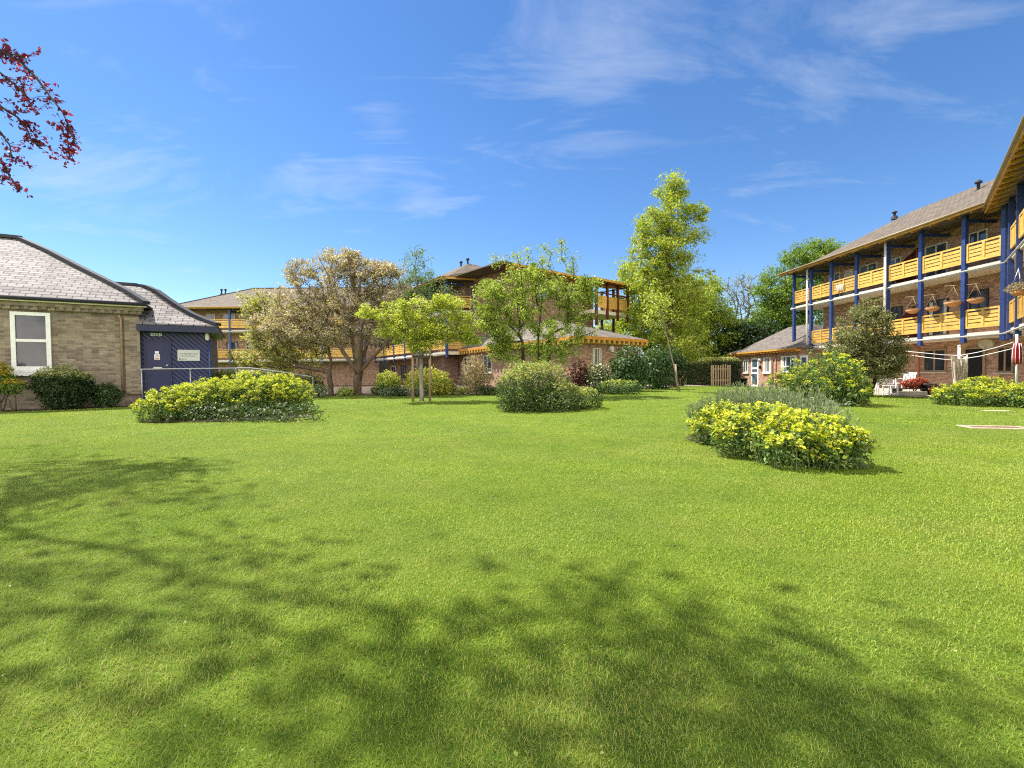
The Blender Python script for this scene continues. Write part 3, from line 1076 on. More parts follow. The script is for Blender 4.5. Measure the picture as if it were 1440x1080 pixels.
def on_hip(E, hn, px, py):
    r = ray(px, py); nn = np.array([-hn[1], hn[0], 0])
    t = ((E - EYE) @ nn) / (r @ nn)
    q = EYE + r * t
    return float((q - E) @ hn), float(q[2])


hs, hz = on_hip(E, hn, 27, 336)
run = hs / math.sqrt(2)
LEN = 15.0
DEP = 2 * (run - o2)
wm = MB(); HF.box(wm, -LEN, 0, -DEP, 0, -.3, ze - .02)
HF.box(wm, -LEN, -.0, 0, .03, -.3, .45)
pu0 = HF.uz(177, 500)[0]
HF.box(wm, pu0, .05, 0, .10, .45, ze - .5)
# corbelled brick cornice
HF.box(wm, -LEN, .12, 0, .10, ze - .40, ze - .27)
HF.box(wm, -LEN, .18, 0, .16, ze - .27, ze - .13)
k = -LEN
while k < .05:
    HF.box(wm, k, k + .11, .10, .155, ze - .39, ze - .275); k += .225
wall = wm.build("wall", M['brick_buff'], hall)
dp = MB(); dp.tube([HF.p(pu0 - .1, .07, .4), HF.p(pu0 - .1, .07, ze - .6), HF.p(pu0 - .16, .07, ze - .45)], .04, 8); dp.build("pipe", M['wood'], hall)
fm = MB(); HF.box(fm, -LEN, o2 - .02, .16, o2 - .02, ze - .13, ze - .05); fm.build("soffit", M['cream'], hall)
gm = MB(); gm.tube([HF.p(-LEN, o2 + .03, ze - .03), HF.p(o2 + .03, o2 + .03, ze - .03)], .06, 8); gm.build("gutter", M['lead'], hall)


def bell_roof(name, fr, root, E, curve, u_left, mat, u_up=None, s_up=0):
    """hipped slate roof whose slope follows a curve of (plan run, height)"""
    S = [(0.0, E[2])] + curve
    ue = float((E - fr.o) @ fr.u); de = float((E - fr.o) @ fr.n)
    rb = S[-1][0]; mb = MB()
    for (s0, z0), (s1, z1) in zip(S[:-1], S[1:]):
        ul = u_left if u_up is None or s0 < s_up else u_up
        mb.poly([fr.p(ul, de - s0, z0), fr.p(ue - s0, de - s0, z0), fr.p(ue - s1, de - s1, z1), fr.p(ul, de - s1, z1)])
        mb.poly([fr.p(ue - s0, de - s0, z0), fr.p(ue - s0, de - 2 * rb + s0, z0), fr.p(ue - s1, de - 2 * rb + s1, z1), fr.p(ue - s1, de - s1, z1)])
        mb.poly([fr.p(ue - s0, de - 2 * rb + s0, z0), fr.p(u_left, de - 2 * rb + s0, z0), fr.p(u_left, de - 2 * rb + s1, z1), fr.p(ue - s1, de - 2 * rb + s1, z1)])
    z = E[2]
    b = [fr.p(u_left, de, z), fr.p(ue, de, z), fr.p(ue, de - 2 * rb, z), fr.p(u_left, de - 2 * rb, z)]
    mb.poly([p - np.array([0, 0, .05]) for p in b][::-1])
    for i in range(4): mb.poly([b[i] - [0, 0, .05], b[(i + 1) % 4] - [0, 0, .05], b[(i + 1) % 4], b[i]])
    r = mb.build(name, M[mat], root)
    cb = MB()
    for (s0, z0), (s1, z1) in zip(S[:-1], S[1:]):
        cb.bar(fr.p(ue - s0, de - s0, z0 + .05), fr.p(ue - s1, de - s1, z1 + .05), .26, .12)
    cb.bar(fr.p(ue - rb + .1, de - rb, S[-1][1] + .05), fr.p(u_left if u_up is None else u_up, de - rb, S[-1][1] + .05), .28, .13)
    cb.build("ridge_capping", M['lead'], r)
    return r


cur = []
for px, py in ((180, 411), (150, 396), (110, 376), (70, 355)):
    s, z = on_hip(E, hn, px, py); cur.append((s / math.sqrt(2), z))
cur.append((run, hz))
bell_roof("roof", HF, hall, E, cur, -LEN, 'slate')
u0, z1 = HF.uz(14.5, 438); u1, _ = HF.uz(71, 438); _, z0 = HF.uz(20, 520)
_, zm = HF.uz(45, 479)
w = window(HF, hall, u0, u1, z0, z1, d=0, nx=1, split=[zm], glass='obscure', ft=.12, proud=.07)
sb = MB(); HF.box(sb, u0 - .1, u1 + .1, 0, .14, z0 - .22, z0 - .09); sb.build("stone_sill", M['white'], w)
ab = MB()
for i in range(12):
    ua = u0 - .12 + (u1 - u0 + .24) * i / 12
    HF.box(ab, ua, ua + (u1 - u0 + .24) / 12 - .012, 0, .012, z1 + .02, z1 + .24)
ab.build("brick_arch", M['brick_buff'], w)

# ------------------------------------------------------------------ blue boarded annex
AF = Frame(HF.p(0, -.12, 0), HF.u, HF.n)
ua, za = AF.uz(203, 466); ub, zb = AF.uz(293, 466)
annex = thing("boarded_annex", "dark blue diagonally boarded entrance annex under a flared slate roof", "building", AF.p(ub / 2, -2, 0))
zt = AF.uz(250, 462)[1]
wm = MB(); AF.box(wm, .0, ub, -5.5, 0, -.3, zt + .12); wm.build("wall", M['clad'], annex)
E2 = np.array(0.0)
dE = .5
rr = ray(307, 458); oo = AF.p(0, dE, 0)
q = EYE + rr * (((oo - EYE) @ AF.n) / (rr @ AF.n))
EA = q
ue = float((EA - AF.o) @ AF.u)
hnA = np.array([-(AF.n[0] + AF.u[0]), -(AF.n[1] + AF.u[1]), 0]); hnA /= np.linalg.norm(hnA)
cur = []
for px, py in ((290, 452), (272, 444), (254, 434), (236, 422), (221, 411), (206, 404.5), (190, 402.5)):
    s, z = on_hip(EA, hnA, px, py); cur.append((s / math.sqrt(2), z))
bell_roof("roof", AF, annex, EA, cur, .03, 'slate', -3.5, .9)
fm = MB()
AF.box(fm, -.0, ue - .03, dE - .10, dE - .02, EA[2] - .30, EA[2] - .055)
AF.box(fm, ub + .02, ue - .03, -3.5, dE - .10, EA[2] - .30, EA[2] - .055)
AF.box(fm, .0, ub + .02, .003, dE - .1, EA[2] - .30, EA[2] - .25)
fm.build("fascia", M['navy_trim'], annex)
du0, dz1 = AF.uz(205.5, 479.5); du1, _ = AF.uz(238, 480)
dz0 = .12
dm = MB(); AF.box(dm, du0, du1, 0, .035, dz0, dz1); door = dm.build("door", M['door_blue'], annex)
dm = MB()
AF.box(dm, du0 - .07, du0 - .004, 0, .05, dz0, dz1 + .06); AF.box(dm, du1 + .004, du1 + .06, 0, .05, dz0, dz1 + .06); AF.box(dm, du0, du1, 0, .05, dz1 + .004, dz1 + .06)
dm.build("door_frame", M['navy_trim'], door)
hm = MB(); uh, zh = AF.uz(235.5, 514); hm.lathe(AF.p(uh, .035, zh), [(.0, .06), (.045, .055), (.05, .03), (.03, 0)], 12, axis=AF.n); hm.build("handle", M['steel'], door)
lm = MB(); l0, lz = AF.uz(216, 517.5); l1, _ = AF.uz(228, 517.5); AF.box(lm, l0, l1, .035, .05, lz - .035, lz + .035); lm.build("letter_plate", M['cream'], door)
# notices on the door: white card over a red and white card, printed lines too small to read
n0, n1 = AF.uz(218, 494), AF.uz(223.6, 497.3)
nm = MB(); AF.box(nm, n0[0], n1[0], .036, .040, n1[1], n0[1])
notice = nm.build("notice", M['white'], door)
p0, p1 = AF.uz(217.2, 498.2), AF.uz(225, 506.2)
nm = MB(); AF.box(nm, p0[0], p1[0], .036, .040, p1[1], p0[1]); nm.build("notice", M['plastic'], door)
nm = MB(); W = p1[0] - p0[0]; Hh = p0[1] - p1[1]
AF.box(nm, p0[0] + .02, p1[0] - .02, .040, .042, p1[1] + .02, p1[1] + Hh * .28); nm.build("printed_band", M['red'], door)
random.seed(4)
for k in range(3):
    nm = MB()
    zz_ = p0[1] - Hh * (.16 + .16 * k); x = p0[0] + W * .2
    while x < p1[0] - W * .25:
        l = W * (.06 + .1 * random.random()); AF.box(nm, x, x + l, .040, .0425, zz_ - Hh * .07, zz_); x += l + W * .05
    nm.build("text_line", M['dark'], door)
# small green and white sign above the door
s0, s1 = AF.uz(211.6, 468), AF.uz(228.4, 473)
sg = thing("door_sign", "small dark green sign with white figures above the blue door", "sign", AF.p(s0[0], 0, s1[1]))
green = paint("sign_green", (.03, .10, .07), .4, .1)
nm = MB(); AF.box(nm, s0[0], s1[0], .002, .022, s1[1], s0[1]); nm.build("board", green, sg)
W = s1[0] - s0[0]; Hh = s0[1] - s1[1]; nm = MB()
def gl(a, b, c, d): AF.box(nm, s0[0] + W * a, s0[0] + W * b, .022, .026, s1[1] + Hh * c, s1[1] + Hh * d)
gl(.03, .09, .1, .9); gl(.09, .2, .76, .9); gl(.09, .19, .44, .58); gl(.09, .2, .1, .24)              # E-like first mark
nm.bar(AF.p(s0[0] + W * .27, .024, s1[1] + Hh * .85), AF.p(s0[0] + W * .37, .024, s1[1] + Hh * .15), .03, .004, up=AF.n)
nm.bar(AF.p(s0[0] + W * .38, .024, s1[1] + Hh * .85), AF.p(s0[0] + W * .28, .024, s1[1] + Hh * .15), .03, .004, up=AF.n)
gl(.46, .52, .1, .9); gl(.6, .66, .1, .6); gl(.6, .66, .72, .88)
gl(.74, .80, .1, .9); gl(.80, .94, .76, .9); gl(.80, .92, .44, .58); gl(.80, .94, .1, .24); gl(.90, .96, .2, .8)
nm.build("lettering", M['white'], sg)
# name board
b0, b1 = AF.uz(249.5, 491.8), AF.uz(281.3, 507.5)
sg = thing("name_board", "pale grey rectangular name board with two dark lines on blue boarding", "sign", AF.p(b0[0], 0, b1[1]))
nm = MB(); AF.box(nm, b0[0], b1[0], .004, .03, b1[1], b0[1]); nm.build("board", paint("board_grey", (.52, .52, .50), .4, .06), sg, bevel=.006)
W = b1[0] - b0[0]; Hh = b0[1] - b1[1]
for zf, x0, x1, hh in ((.60, .10, .90, .085), (.41, .19, .82, .075), (.12, .17, .40, .07)):
    x = x0; nm = MB()
    while x < x1:
        wl = random.choice((.035, .05, .07, .09))
        for _ in range(max(1, int(wl / .017))):
            if x > x1: break
            lw = .011; h2 = hh * random.choice((.7, .7, 1.0))
            AF.box(nm, b0[0] + W * x, b0[0] + W * (x + lw), .030, .034, b1[1] + Hh * zf, b1[1] + Hh * (zf + h2)); x += .0165
        x += .014
    nm.build("text_line", M['dark'], sg)
nm = MB(); AF.box(nm, b0[0] + W * .07, b0[0] + W * .125, .030, .034, b1[1] + Hh * .09, b1[1] + Hh * .21)
nm.build("emblem", M['dark'], sg)
# white lamp and blue downpipe at the annex corner
lm = MB(); a, zt1 = AF.uz(291.5, 469); b, zb1 = AF.uz(291.5, 477.5); lm.lathe(AF.p(a, .09, (zt1 + zb1) / 2), [(.0, -.17), (.07, -.16), (.08, .0), (.07, .16), (0, .17)], 10)
lm.build("corner_lamp", M['white'], annex)
pm = MB(); a, _ = AF.uz(293.5, 500); pm.tube([AF.p(a + .03, .05, -.1), AF.p(a + .03, .05, zb1)], .05, 8); pm.build("downpipe", M['blue'], annex)
# landing in front of the door
lm = MB(); AF.box(lm, .1, ub + 2.5, .0, 1.2, -.2, .10); o = lm.build("path_landing", M['concrete']); tag(o, kind="structure")
# hand rail
RF = Frame(AF.p(0, 1.1, 0), AF.u, AF.n)
hr = thing("handrail", "grey tubular metal handrail beside the blue annex, sloping down behind yellow flowers", "handrail", RF.p(0, 0, 0))
tm = MB(); pts = [RF.p(*(lambda t: (t[0], 0, t[1]))(RF.uz(x, y))) for x, y in ((191, 519.5), (240, 518.8), (305, 518), (352, 517.5), (392, 522.5), (424, 527.5), (429, 533))]
tm.tube(pts, .028, 8)
tm.build("rail", M['steel'], hr)
for x, y in ((199, 519.5), (267.5, 518.5), (332, 518), (384, 521.5), (440, 531)):
    u, z = RF.uz(x, y); pm = MB()
    if x == 440: pm.tube([pts[-2] , RF.p(u, 0, z + .03), RF.p(u, 0, z - .05)], .024, 8)
    pm.tube([RF.p(u, 0, -.1), RF.p(u, 0, z)], .024, 8); pm.lathe(RF.p(u, 0, z - .05), [(.04, 0), (.04, .06)], 8)
    pm.build("post", M['steel'], hr)

# ------------------------------------------------------------------ flats: wing at the right
RD = np.array([-.034, 1.0])
C1 = np.array([D(1414, 480, 18.97)[0], 18.97, 0])
RWF = Frame(C1, RD, (-1, -.034))
rw = thing("flats_wing", "three storey brick flats at the right with yellow slatted galleries on blue posts", "building", RWF.p(6, -5, 0))
pu = [RWF.uz(x, 400)[0] for x in (1412, 1356, 1295, 1248, 1205, 1169.5, 1141, 1117)]
Lw = pu[-1]
wu1 = RWF.uz(1158, 400, -1.5)[0]
W = []
def ww(x0, x1, z0, z1, **kw):
    a = RWF.uz(x0, 400, -1.5)[0]; b = RWF.uz(x1, 400, -1.5)[0]
    W.append((min(a, b), max(a, b), z0, z1, kw))
gw = dict(frame='cream', nx=2, ft=.07, glass='glass_blue', sill=False)
ww(1389, 1362, 6.35, 7.75, **gw); ww(1333, 1301, 5.82, 7.7, **gw); ww(1268, 1252, 6.0, 7.6, **gw); ww(1234, 1209, 6.35, 7.7, **gw)
ww(1200, 1188, 5.82, 7.7, curtain=.9, **gw); ww(1182, 1166, 5.82, 7.75, **gw)
dw = dict(frame='darkwood', nx=2, ft=.07, glass='glass_blue', sill=False)
ww(1391, 1364, 3.3, 4.9, **dw); ww(1335, 1306, 2.85, 4.75, curtain=.4, **dw); ww(1270, 1254, 3.2, 4.75, **dw); ww(1238, 1206, 3.2, 4.7, **dw)
ww(1404, 1428, .9, 2.1, frame='wood', nx=2, ft=.08, glass='glass', sill=True)
ww(1333, 1300, .95, 2.15, frame='wood', nx=2, ft=.08, glass='glass', sill=True)
ww(1272, 1230, .9, 2.1, frame='wood', nx=2, ft=.08, glass='glass', sill=True)
wing(rw, RWF, pu, [(2.95, 3.82, pu[0], pu[6]), (5.98, 6.85, pu[0], pu[7])], (-2.5, wu1), [(-.1, pu[6] + .1, 2.76), (-.1, pu[7] + .3, 5.79)],
     windows=W, hips=(False, True), roof_u=(-1.0, Lw + .8), run=5.2, pitch=31)
# open doorway of the ground floor flat
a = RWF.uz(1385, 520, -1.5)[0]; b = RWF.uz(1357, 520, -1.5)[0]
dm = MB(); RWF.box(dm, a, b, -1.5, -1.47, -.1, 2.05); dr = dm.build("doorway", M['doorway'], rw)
fm = MB()
for u in (a, b): RWF.box(fm, u - .05, u + .05, -1.5, -1.43, -.1, 2.05)
RWF.box(fm, a, b, -1.5, -1.43, 2.05, 2.13); fm.build("door_frame", M['wood'], dr)
# downpipes: two pale ones on the gallery, one rusty at the ground floor
for x, ytop, ybot in ((1249.5, 345, 479), (1138.5, 382, 507)):
    u, z1_ = RWF.uz(x, ytop); _, z0_ = RWF.uz(x, ybot)
    pm = MB(); pm.tube([RWF.p(u + .02, .16, z0_), RWF.p(u + .02, .16, 8.2)], .06, 10)
    pm.build("downpipe", M['white'], rw)
u, _ = RWF.uz(1291, 520, -1.4); pm = MB(); pm.tube([RWF.p(u, -1.4, -.1), RWF.p(u, -1.4, 2.3), RWF.p(u + .3, -1.4, 2.48)], .045, 8); pm.build("downpipe", M['terracotta'], rw)
u, _ = RWF.uz(1289, 330, -1.4); pm = MB(); pm.tube([RWF.p(u, -1.4, 5.6), RWF.p(u, -1.4, 7.8)], .045, 8); pm.build("downpipe", M['terracotta'], rw)
# dividing screens between the flats on each gallery
for x in (1272,):
    u, _ = RWF.uz(x, 340, -.7)
    for zb_ in (2.8, 5.83):
        sm = MB()
        sm.poly([RWF.p(u, -1.48, zb_), RWF.p(u, -.25, zb_), RWF.p(u, -.25, zb_ + .9), RWF.p(u, -1.48, zb_ + 1.9)])
        sm.poly([RWF.p(u + .05, -1.48, zb_), RWF.p(u + .05, -1.48, zb_ + 1.9), RWF.p(u + .05, -.25, zb_ + .9), RWF.p(u + .05, -.25, zb_)])
        sm.bar(RWF.p(u + .025, -.25, zb_ + .9), RWF.p(u + .025, -1.48, zb_ + 1.9), .08, .06)
        sm.build("screen", M['maroon'], rw)
roof_vent(RWF, rw, RWF.uz(1376, 262, -3.6)[0], -3.6, 10.42, .6)
roof_vent(RWF, rw, RWF.uz(1258, 310, -4.4)[0], -4.4, 11.1, .4)
# far end of the galleries: return rails and posts
em = MB()
EF = Frame(RWF.p(Lw, 0, 0), -RWF.n, RWF.u)
balustrade(EF, rw, .1, 2.6, -.03, 5.98, 6.85)
balustrade(EF, rw, 2.8, 5.4, -.03, 5.98, 6.85)
for d in (2.7, 5.5):
    pm = MB(); EF.box(pm, d - .085, d + .085, -.09, .08, 5.2, 8.1); pm.build("post", M['blue'], rw)
sm = MB(); RWF.box(sm, wu1, Lw + .02, -5.6, -1.5, 5.55, 5.785); sm.build("balcony_slab", M['slabunder'], rw)
wl = MB()
a = RWF.uz(1394, 483, -1.4)
dish = thing("satellite_dish", "round pale satellite dish on the wall right of the dark open doorway", "satellite dish", RWF.p(a[0], -1.4, a[1]))
wl.lathe(RWF.p(a[0], -1.15, a[1]), [(0, -.04), (.15, -.025), (.27, .03), (.28, .04), (.15, -.012), (0, -.025)], 20, axis=RWF.n + np.array([0, -.9, .25])); wl.build("reflector", M['cream'], dish)
wl = MB(); wl.tube([RWF.p(a[0], -1.49, a[1] - .1), RWF.p(a[0], -1.2, a[1] - .03)], .025, 6); wl.tube([RWF.p(a[0], -1.15, a[1] - .3), RWF.p(a[0] - .1, -.85, a[1])], .012, 6); wl.build("bracket", M['steel'], dish)

# canted end bay of the same flats, running out of the picture
R2 = Frame(C1, (-.67, -.74), (-.74, .67))
r2 = thing("flats_end_bay", "angled end bay of the flats at the right edge with vertical yellow boards", "building", R2.p(2, -4, 0))
wing(r2, R2, [.12, 1.0, 2.9, 4.8, 6.7, 8.6, 10.5], [(2.95, 3.82, 1.0, 10.5), (5.98, 6.85, 1.0, 10.5)], (-1.0, 11), [(.2, 10.8, 2.76), (.2, 10.8, 5.79)],
     windows=[(1.2, 2.2, 3.0, 4.9, dw), (1.2, 2.2, 6.0, 7.8, dw), (3.4, 4.8, 3.3, 4.9, dw), (3.4, 4.8, 6.3, 7.7, dw), (1.4, 2.6, .9, 2.1, dw)],
     style='board', ze=8.17, roof_u=(-.55, 11.5), hips=(False, False), run=5.2, pitch=31, rafter_step=.7, back=7.0)

# ------------------------------------------------------------------ low brick bungalow beyond the right wing
y0b, y1b = 30.9, 40.5
B0 = D(1128, 490, y0b)
BF = Frame((20.0, y0b, float(terrain(20, 34))), (0, 1), (-1, 0))
bz = BF.uz(1085, 491.5, .35)[1]
bun = thing("brick_bungalow", "low brick bungalow with white door and windows and a pale tiled hipped roof", "building", BF.p(4.5, -3, 0))
bl = BF.uz(1033, 500)[0]
wm = MB(); BF.box(wm, -.2, bl, -6.0, 0, -.3, bz + .02); wm.build("wall", M['brick_red'], bun)
hip_roof(BF, bun, -.5, bl + .4, .42, 3.4, bz, 33, 'tile_pink', True, True, kick=.9, kpitch=22)
fm = MB(); BF.box(fm, -.5, bl + .42, .40, .45, bz - .14, bz - .02); fm.build("fascia", M['yellow_soffit'], bun)
rb = MB(); k = -.4
while k < bl + .3:
    BF.box(rb, k, k + .09, .02, .40, bz - .26, bz - .10); k += .42
rb.build("rafter_tails", M['rafter'], bun)
def bx(x0, x1, y0, y1, d=0.0):
    a, zt_ = BF.uz(x0, y0, d); b, zb_ = BF.uz(x1, y1, d)
    return min(a, b), max(a, b), zb_, zt_
a, b, z0, z1 = bx(1057, 1067, 503.5, 540); z0 = .08
dm = MB(); BF.box(dm, a, b, 0, .04, z0, z1); door = dm.build("door", M['white'], bun)
dm = MB()
for f0, f1 in ((.10, .46), (.52, .62), (.68, .94)):
    BF.box(dm, a + .16, b - .16, .04, .046, z0 + (z1 - z0) * f0, z0 + (z1 - z0) * f1)
dm.build("pane", M['glass_blue'], door)
dm = MB(); BF.box(dm, b - .12, b - .06, .04, .09, z0 + .95, z0 + 1.1); dm.build("handle", M['steel'], door)
bw = dict(frame='white', nx=2, ft=.07, glass='glass_blue', sill=True)
a, b, z0, z1 = bx(1074, 1084.5, 503, 524); window(BF, bun, a, b, z0, z1, curtain=.5, **bw)
a, b, z0, z1 = bx(1046, 1052.5, 506, 524); window(BF, bun, a, b, z0, z1, **bw)
a, b, z0, z1 = bx(1099, 1120, 501, 523); window(BF, bun, a, b, z0, z1, nx=3, frame='white', ft=.08, glass='glass_blue', curtain=.3, sill=True, split=[z0 + .35 * (z1 - z0)])
a, b, z0, z1 = bx(1126, 1136, 500, 540); z0 = .1
dm = MB(); BF.box(dm, a, b, 0, .04, z0, z1); door = dm.build("door", M['white'], bun)
dm = MB(); BF.box(dm, a + .15, b - .15, .04, .046, z0 + 1.1, z1 - .15); dm.build("pane", M['glass_blue'], door)
lm = MB(); u, z = BF.uz(1069.7, 505.5); lm.lathe(BF.p(u, .02, z), [(.16, 0), (.17, .06), (.12, .13), (0, .16)], 14, axis=BF.n); lm.build("wall_lamp", M['white'], bun)
lm = MB(); u, z = BF.uz(1070, 516); lm.lathe(BF.p(u, .08, z), [(.05, -.16), (.09, -.1), (.1, .08), (.05, .14)], 8); BF.box(lm, u - .03, u + .03, 0, .08, z - .03, z + .03); lm.build("hanging_pot", M['dark'], bun)
pm = MB()
for x in (1087, 1092): u, _ = BF.uz(x, 520); pm.tube([BF.p(u, .06, 0), BF.p(u, .06, bz - .15)], .04, 8)
pm.build("downpipe", M['brick_red'], bun)

# ------------------------------------------------------------------ flats far left, behind the cherry trees
q = D(232, 431, 44.5); FF = Frame((q[0] - 1, q[1], 0), (1, .02))
fw = thing("flats_wing", "distant three storey brick flats with a broad brown roof seen above the blue annex", "building", FF.p(10, -5, 0))
ps = [FF.uz(x, 450)[0] for x in (205, 258, 323, 388, 452, 512)]
W = []
for x0, x1, z0, z1, kw in ((290, 303, 6.3, 7.6, gw), (314, 331, 6.2, 7.6, gw), (340, 352, 6.2, 7.6, gw), (366, 380, 6.2, 7.6, gw), (246, 262, 6.1, 7.6, gw), (404, 420, 6.2, 7.6, gw),
                           (296, 306, 3.0, 4.8, gw), (318, 334, 3.2, 4.7, dw), (345, 362, 3.2, 4.7, gw), (380, 398, 3.2, 4.7, dw), (310, 330, .7, 2.0, dw), (350, 380, .7, 2.0, dw)):
    a = FF.uz(x0, 450, -1.5)[0]; b = FF.uz(x1, 450, -1.5)[0]; W.append((a, b, z0, z1, kw))
wing(fw, FF, ps, [(2.95, 3.82, ps[0], ps[-1]), (5.98, 6.85, ps[0], ps[-1])], (ps[0] - .5, ps[-1] + 1), [(ps[0], ps[-1], 2.76), (ps[0], ps[-1], 5.79)],
     windows=W, ze=8.05, hips=(True, False), roof_u=(FF.uz(225, 431)[0], ps[-1] + 3), run=6.2, pitch=27, cap='tile')
for x in (317, 311.5): roof_vent(FF, fw, FF.uz(x, 405, -4.5)[0], -4.5, 10.2, .6)

# ------------------------------------------------------------------ flats in the middle
WA = D(528, 490, 45.6); WB = D(628, 480, 32.2)
MF = Frame((WA[0], WA[1], 0), WB[:2] - WA[:2])
LM = float(np.linalg.norm(WB[:2] - WA[:2]))
mw = thing("flats_wing", "middle three storey brick flats with a yellow first floor gallery behind the cherries", "building", MF.p(LM / 2, -5, 0))
ps = list(np.linspace(0, LM, 7))
W = []
for i in range(6):
    u = ps[i] + .5
    for z0, z1 in ((.7, 2.0), (3.1, 4.8), (6.2, 7.6)): W.append((u, u + 1.3, z0, z1, dw if (i + int(z0)) % 2 else gw))
wing(mw, MF, ps, [(2.95, 3.82, ps[0], ps[-1]), (5.98, 6.85, ps[0], ps[-1])], (-.5, LM), [(0, LM, 2.76), (0, LM, 5.79)], windows=W, ze=8.05, hips=(False, True),
     roof_u=(-3.0, LM + .6), run=5.0, pitch=30, brick='brick_dark')
for dx in (4.2, 5.4): roof_vent(MF, mw, LM - dx, -4.2, 10.35, .7)
# the facing end of the same wing
d2 = np.array([.93, .36]); KF = Frame(MF.p(LM, 0, 0), d2)
wm = MB(); KF.box(wm, .1, 5.6, -6, -1.3, -.3, 8.1); wm.build("wall", M['brick_dark'], mw)
for z0, z1 in ((5.98, 6.85), (2.95, 3.82)):
    balustrade(KF, mw, .1, 1.9, -.03, z0, z1); balustrade(KF, mw, 2.1, 4.0, -.03, z0, z1)
for u in (2.0, 4.1):
    pm = MB(); KF.box(pm, u - .085, u + .085, -.09, .08, 2.3, 8.05); pm.build("post", M['blue'], mw)
for zt_ in (5.79, 2.76):
    sm = MB(); KF.box(sm, .1, 5.5, -1.3, -.02, zt_ - .24, zt_ - .004); sm.build("balcony_slab", M['slabunder'], mw)
hip_roof(KF, mw, -.4, 6.5, .6, 3.4, 8.06, 34, 'tile', True, True)
fm = MB(); KF.box(fm, -.4, 6.5, .6, .64, 7.9, 8.04); fm.build("fascia", M['yellow_soffit'], mw)

# right hand block of the middle flats, its face in shade
P0 = D(735, 400, 28.6); P1 = D(884, 402, 36.0)
SF = Frame((P0[0], P0[1], 0), P1[:2] - P0[:2])
LS = float(np.linalg.norm(P1[:2] - P0[:2]))
sw = thing("flats_block", "shaded brick block of the flats in the middle with an open timber corner gallery", "building", SF.p(LS / 2, -4, 0))
g0 = SF.uz(833, 430)[0]; g1 = SF.uz(877, 430)[0]
wm = MB(); SF.box(wm, 0, g0 + 1.2, -9.5, -.9, -.3, 8.15); wm.build("wall", M['brick_dark'], sw)
hip_roof(SF, sw, -1.6, g0 - .2, -.1, 4.8, 8.15, 17, 'tile', True, True, kpitch=17)
fm = MB(); SF.box(fm, -.8, g0 - .2, -.09, -.05, 7.98, 8.12); fm.build("fascia", M['yellow_soffit'], sw)
rb = MB(); k = -.7
while k < g0 - .3: SF.box(rb, k, k + .08, -.9, -.1, 7.84, 8.0); k += .45
rb.build("rafter_tails", M['rafter'], sw)
mp_ = MB()
for u in np.linspace(g0, g1, 4):
    pm = MB(); SF.box(pm, u - .08, u + .08, .3, .46, 5.1 if u > g0 + .1 else 4.6, 7.9); pm.build("post", M['maroon'], sw)
for u, d in ((g1, -2.2), (g1, -1.0), (g0 + 1.5, -2.2)):
    pm = MB(); SF.box(pm, u - .08, u + .08, d - .08, d + .08, 3.4, 7.9); pm.build("post", M['maroon'], sw)
sm = MB(); SF.box(sm, g0 - .4, g1 + .1, -2.4, .28, 5.5, 5.76); sm.build("balcony_slab", M['slabunder'], sw)
us = list(np.linspace(g0, g1, 4))
for a, b in zip(us[:-1], us[1:]): balustrade(SF, sw, a + .09, b - .09, .33, 5.95, 6.85, 'board')
QF = Frame(SF.p(g1, .3, 0), -SF.n, SF.u)
balustrade(QF, sw, .1, 2.4, 0, 5.95, 6.85, 'board')
bm_ = MB()
for z in (7.05, 7.82):
    bm_.bar(SF.p(g0, .38, z), SF.p(g1, .38, z), .07, .09); bm_.bar(SF.p(g1, .38, z), SF.p(g1, -2.2, z), .07, .09)
bm_.build("gallery_beams", M['maroon'], sw)
tb = MB(); a, b, c, d = SF.p(g0 - .9, .9, 7.95), SF.p(g1 + .9, .9, 7.95), SF.p(g1 + .9, -2.8, 8.55), SF.p(g0 - .9, -2.8, 8.55)
tb.poly([a, b, c, d]); dz = np.array([0, 0, .1]); tb.poly([d - dz, c - dz, b - dz, a - dz])
for p, q in ((a, b), (b, c), (c, d), (d, a)): tb.poly([p - dz, q - dz, q, p])
tb.build("gallery_roof", M['tile'], sw)
rb = MB()
for u in np.linspace(g0 - .8, g1 + .8, 9): rb.bar(SF.p(u, .88, 7.80), SF.p(u, -2.7, 8.38), .07, .12)
rb.build("rafters", M['rafter'], sw)
fm = MB(); SF.box(fm, g0 - .9, g1 + .9, .9, .95, 7.80, 7.97); fm.build("fascia", M['yellow_soffit'], sw)
for a, b, z0, z1 in ((2.0, 3.2, 6.2, 7.6), (2.0, 3.2, 3.1, 4.7), (5.0, 6.2, 6.2, 7.6)): window(SF, sw, a, b, z0, z1, d=-.9, **dw)

# single storey extension in front of it
zE = 2.9
def at_z(px, py, z):
    r = ray(px, py); return EYE + r * (z - EYE[2]) / r[2]
cE = at_z(815, 471.5, zE); lE = at_z(645, 491.5, zE); rE = at_z(911, 477.8, zE)
ext = thing("brick_extension", "single storey brick extension with orange rafter tails under its hipped roof", "building", (cE + np.array([0, 4, 0])) * [1, 1, 0])
XL = Frame((lE[0], lE[1], 0), cE[:2] - lE[:2]); XR = Frame((cE[0], cE[1], 0), rE[:2] - cE[:2])
LL = float(np.linalg.norm(cE[:2] - lE[:2])); LR = float(np.linalg.norm(rE[:2] - cE[:2]))
ov = .42
def inner(p, *fr):   # wall line: the eaves line pushed in by the overhang on both faces
    q = p.copy()
    for f in fr: q = q - f.n * ov
    return q
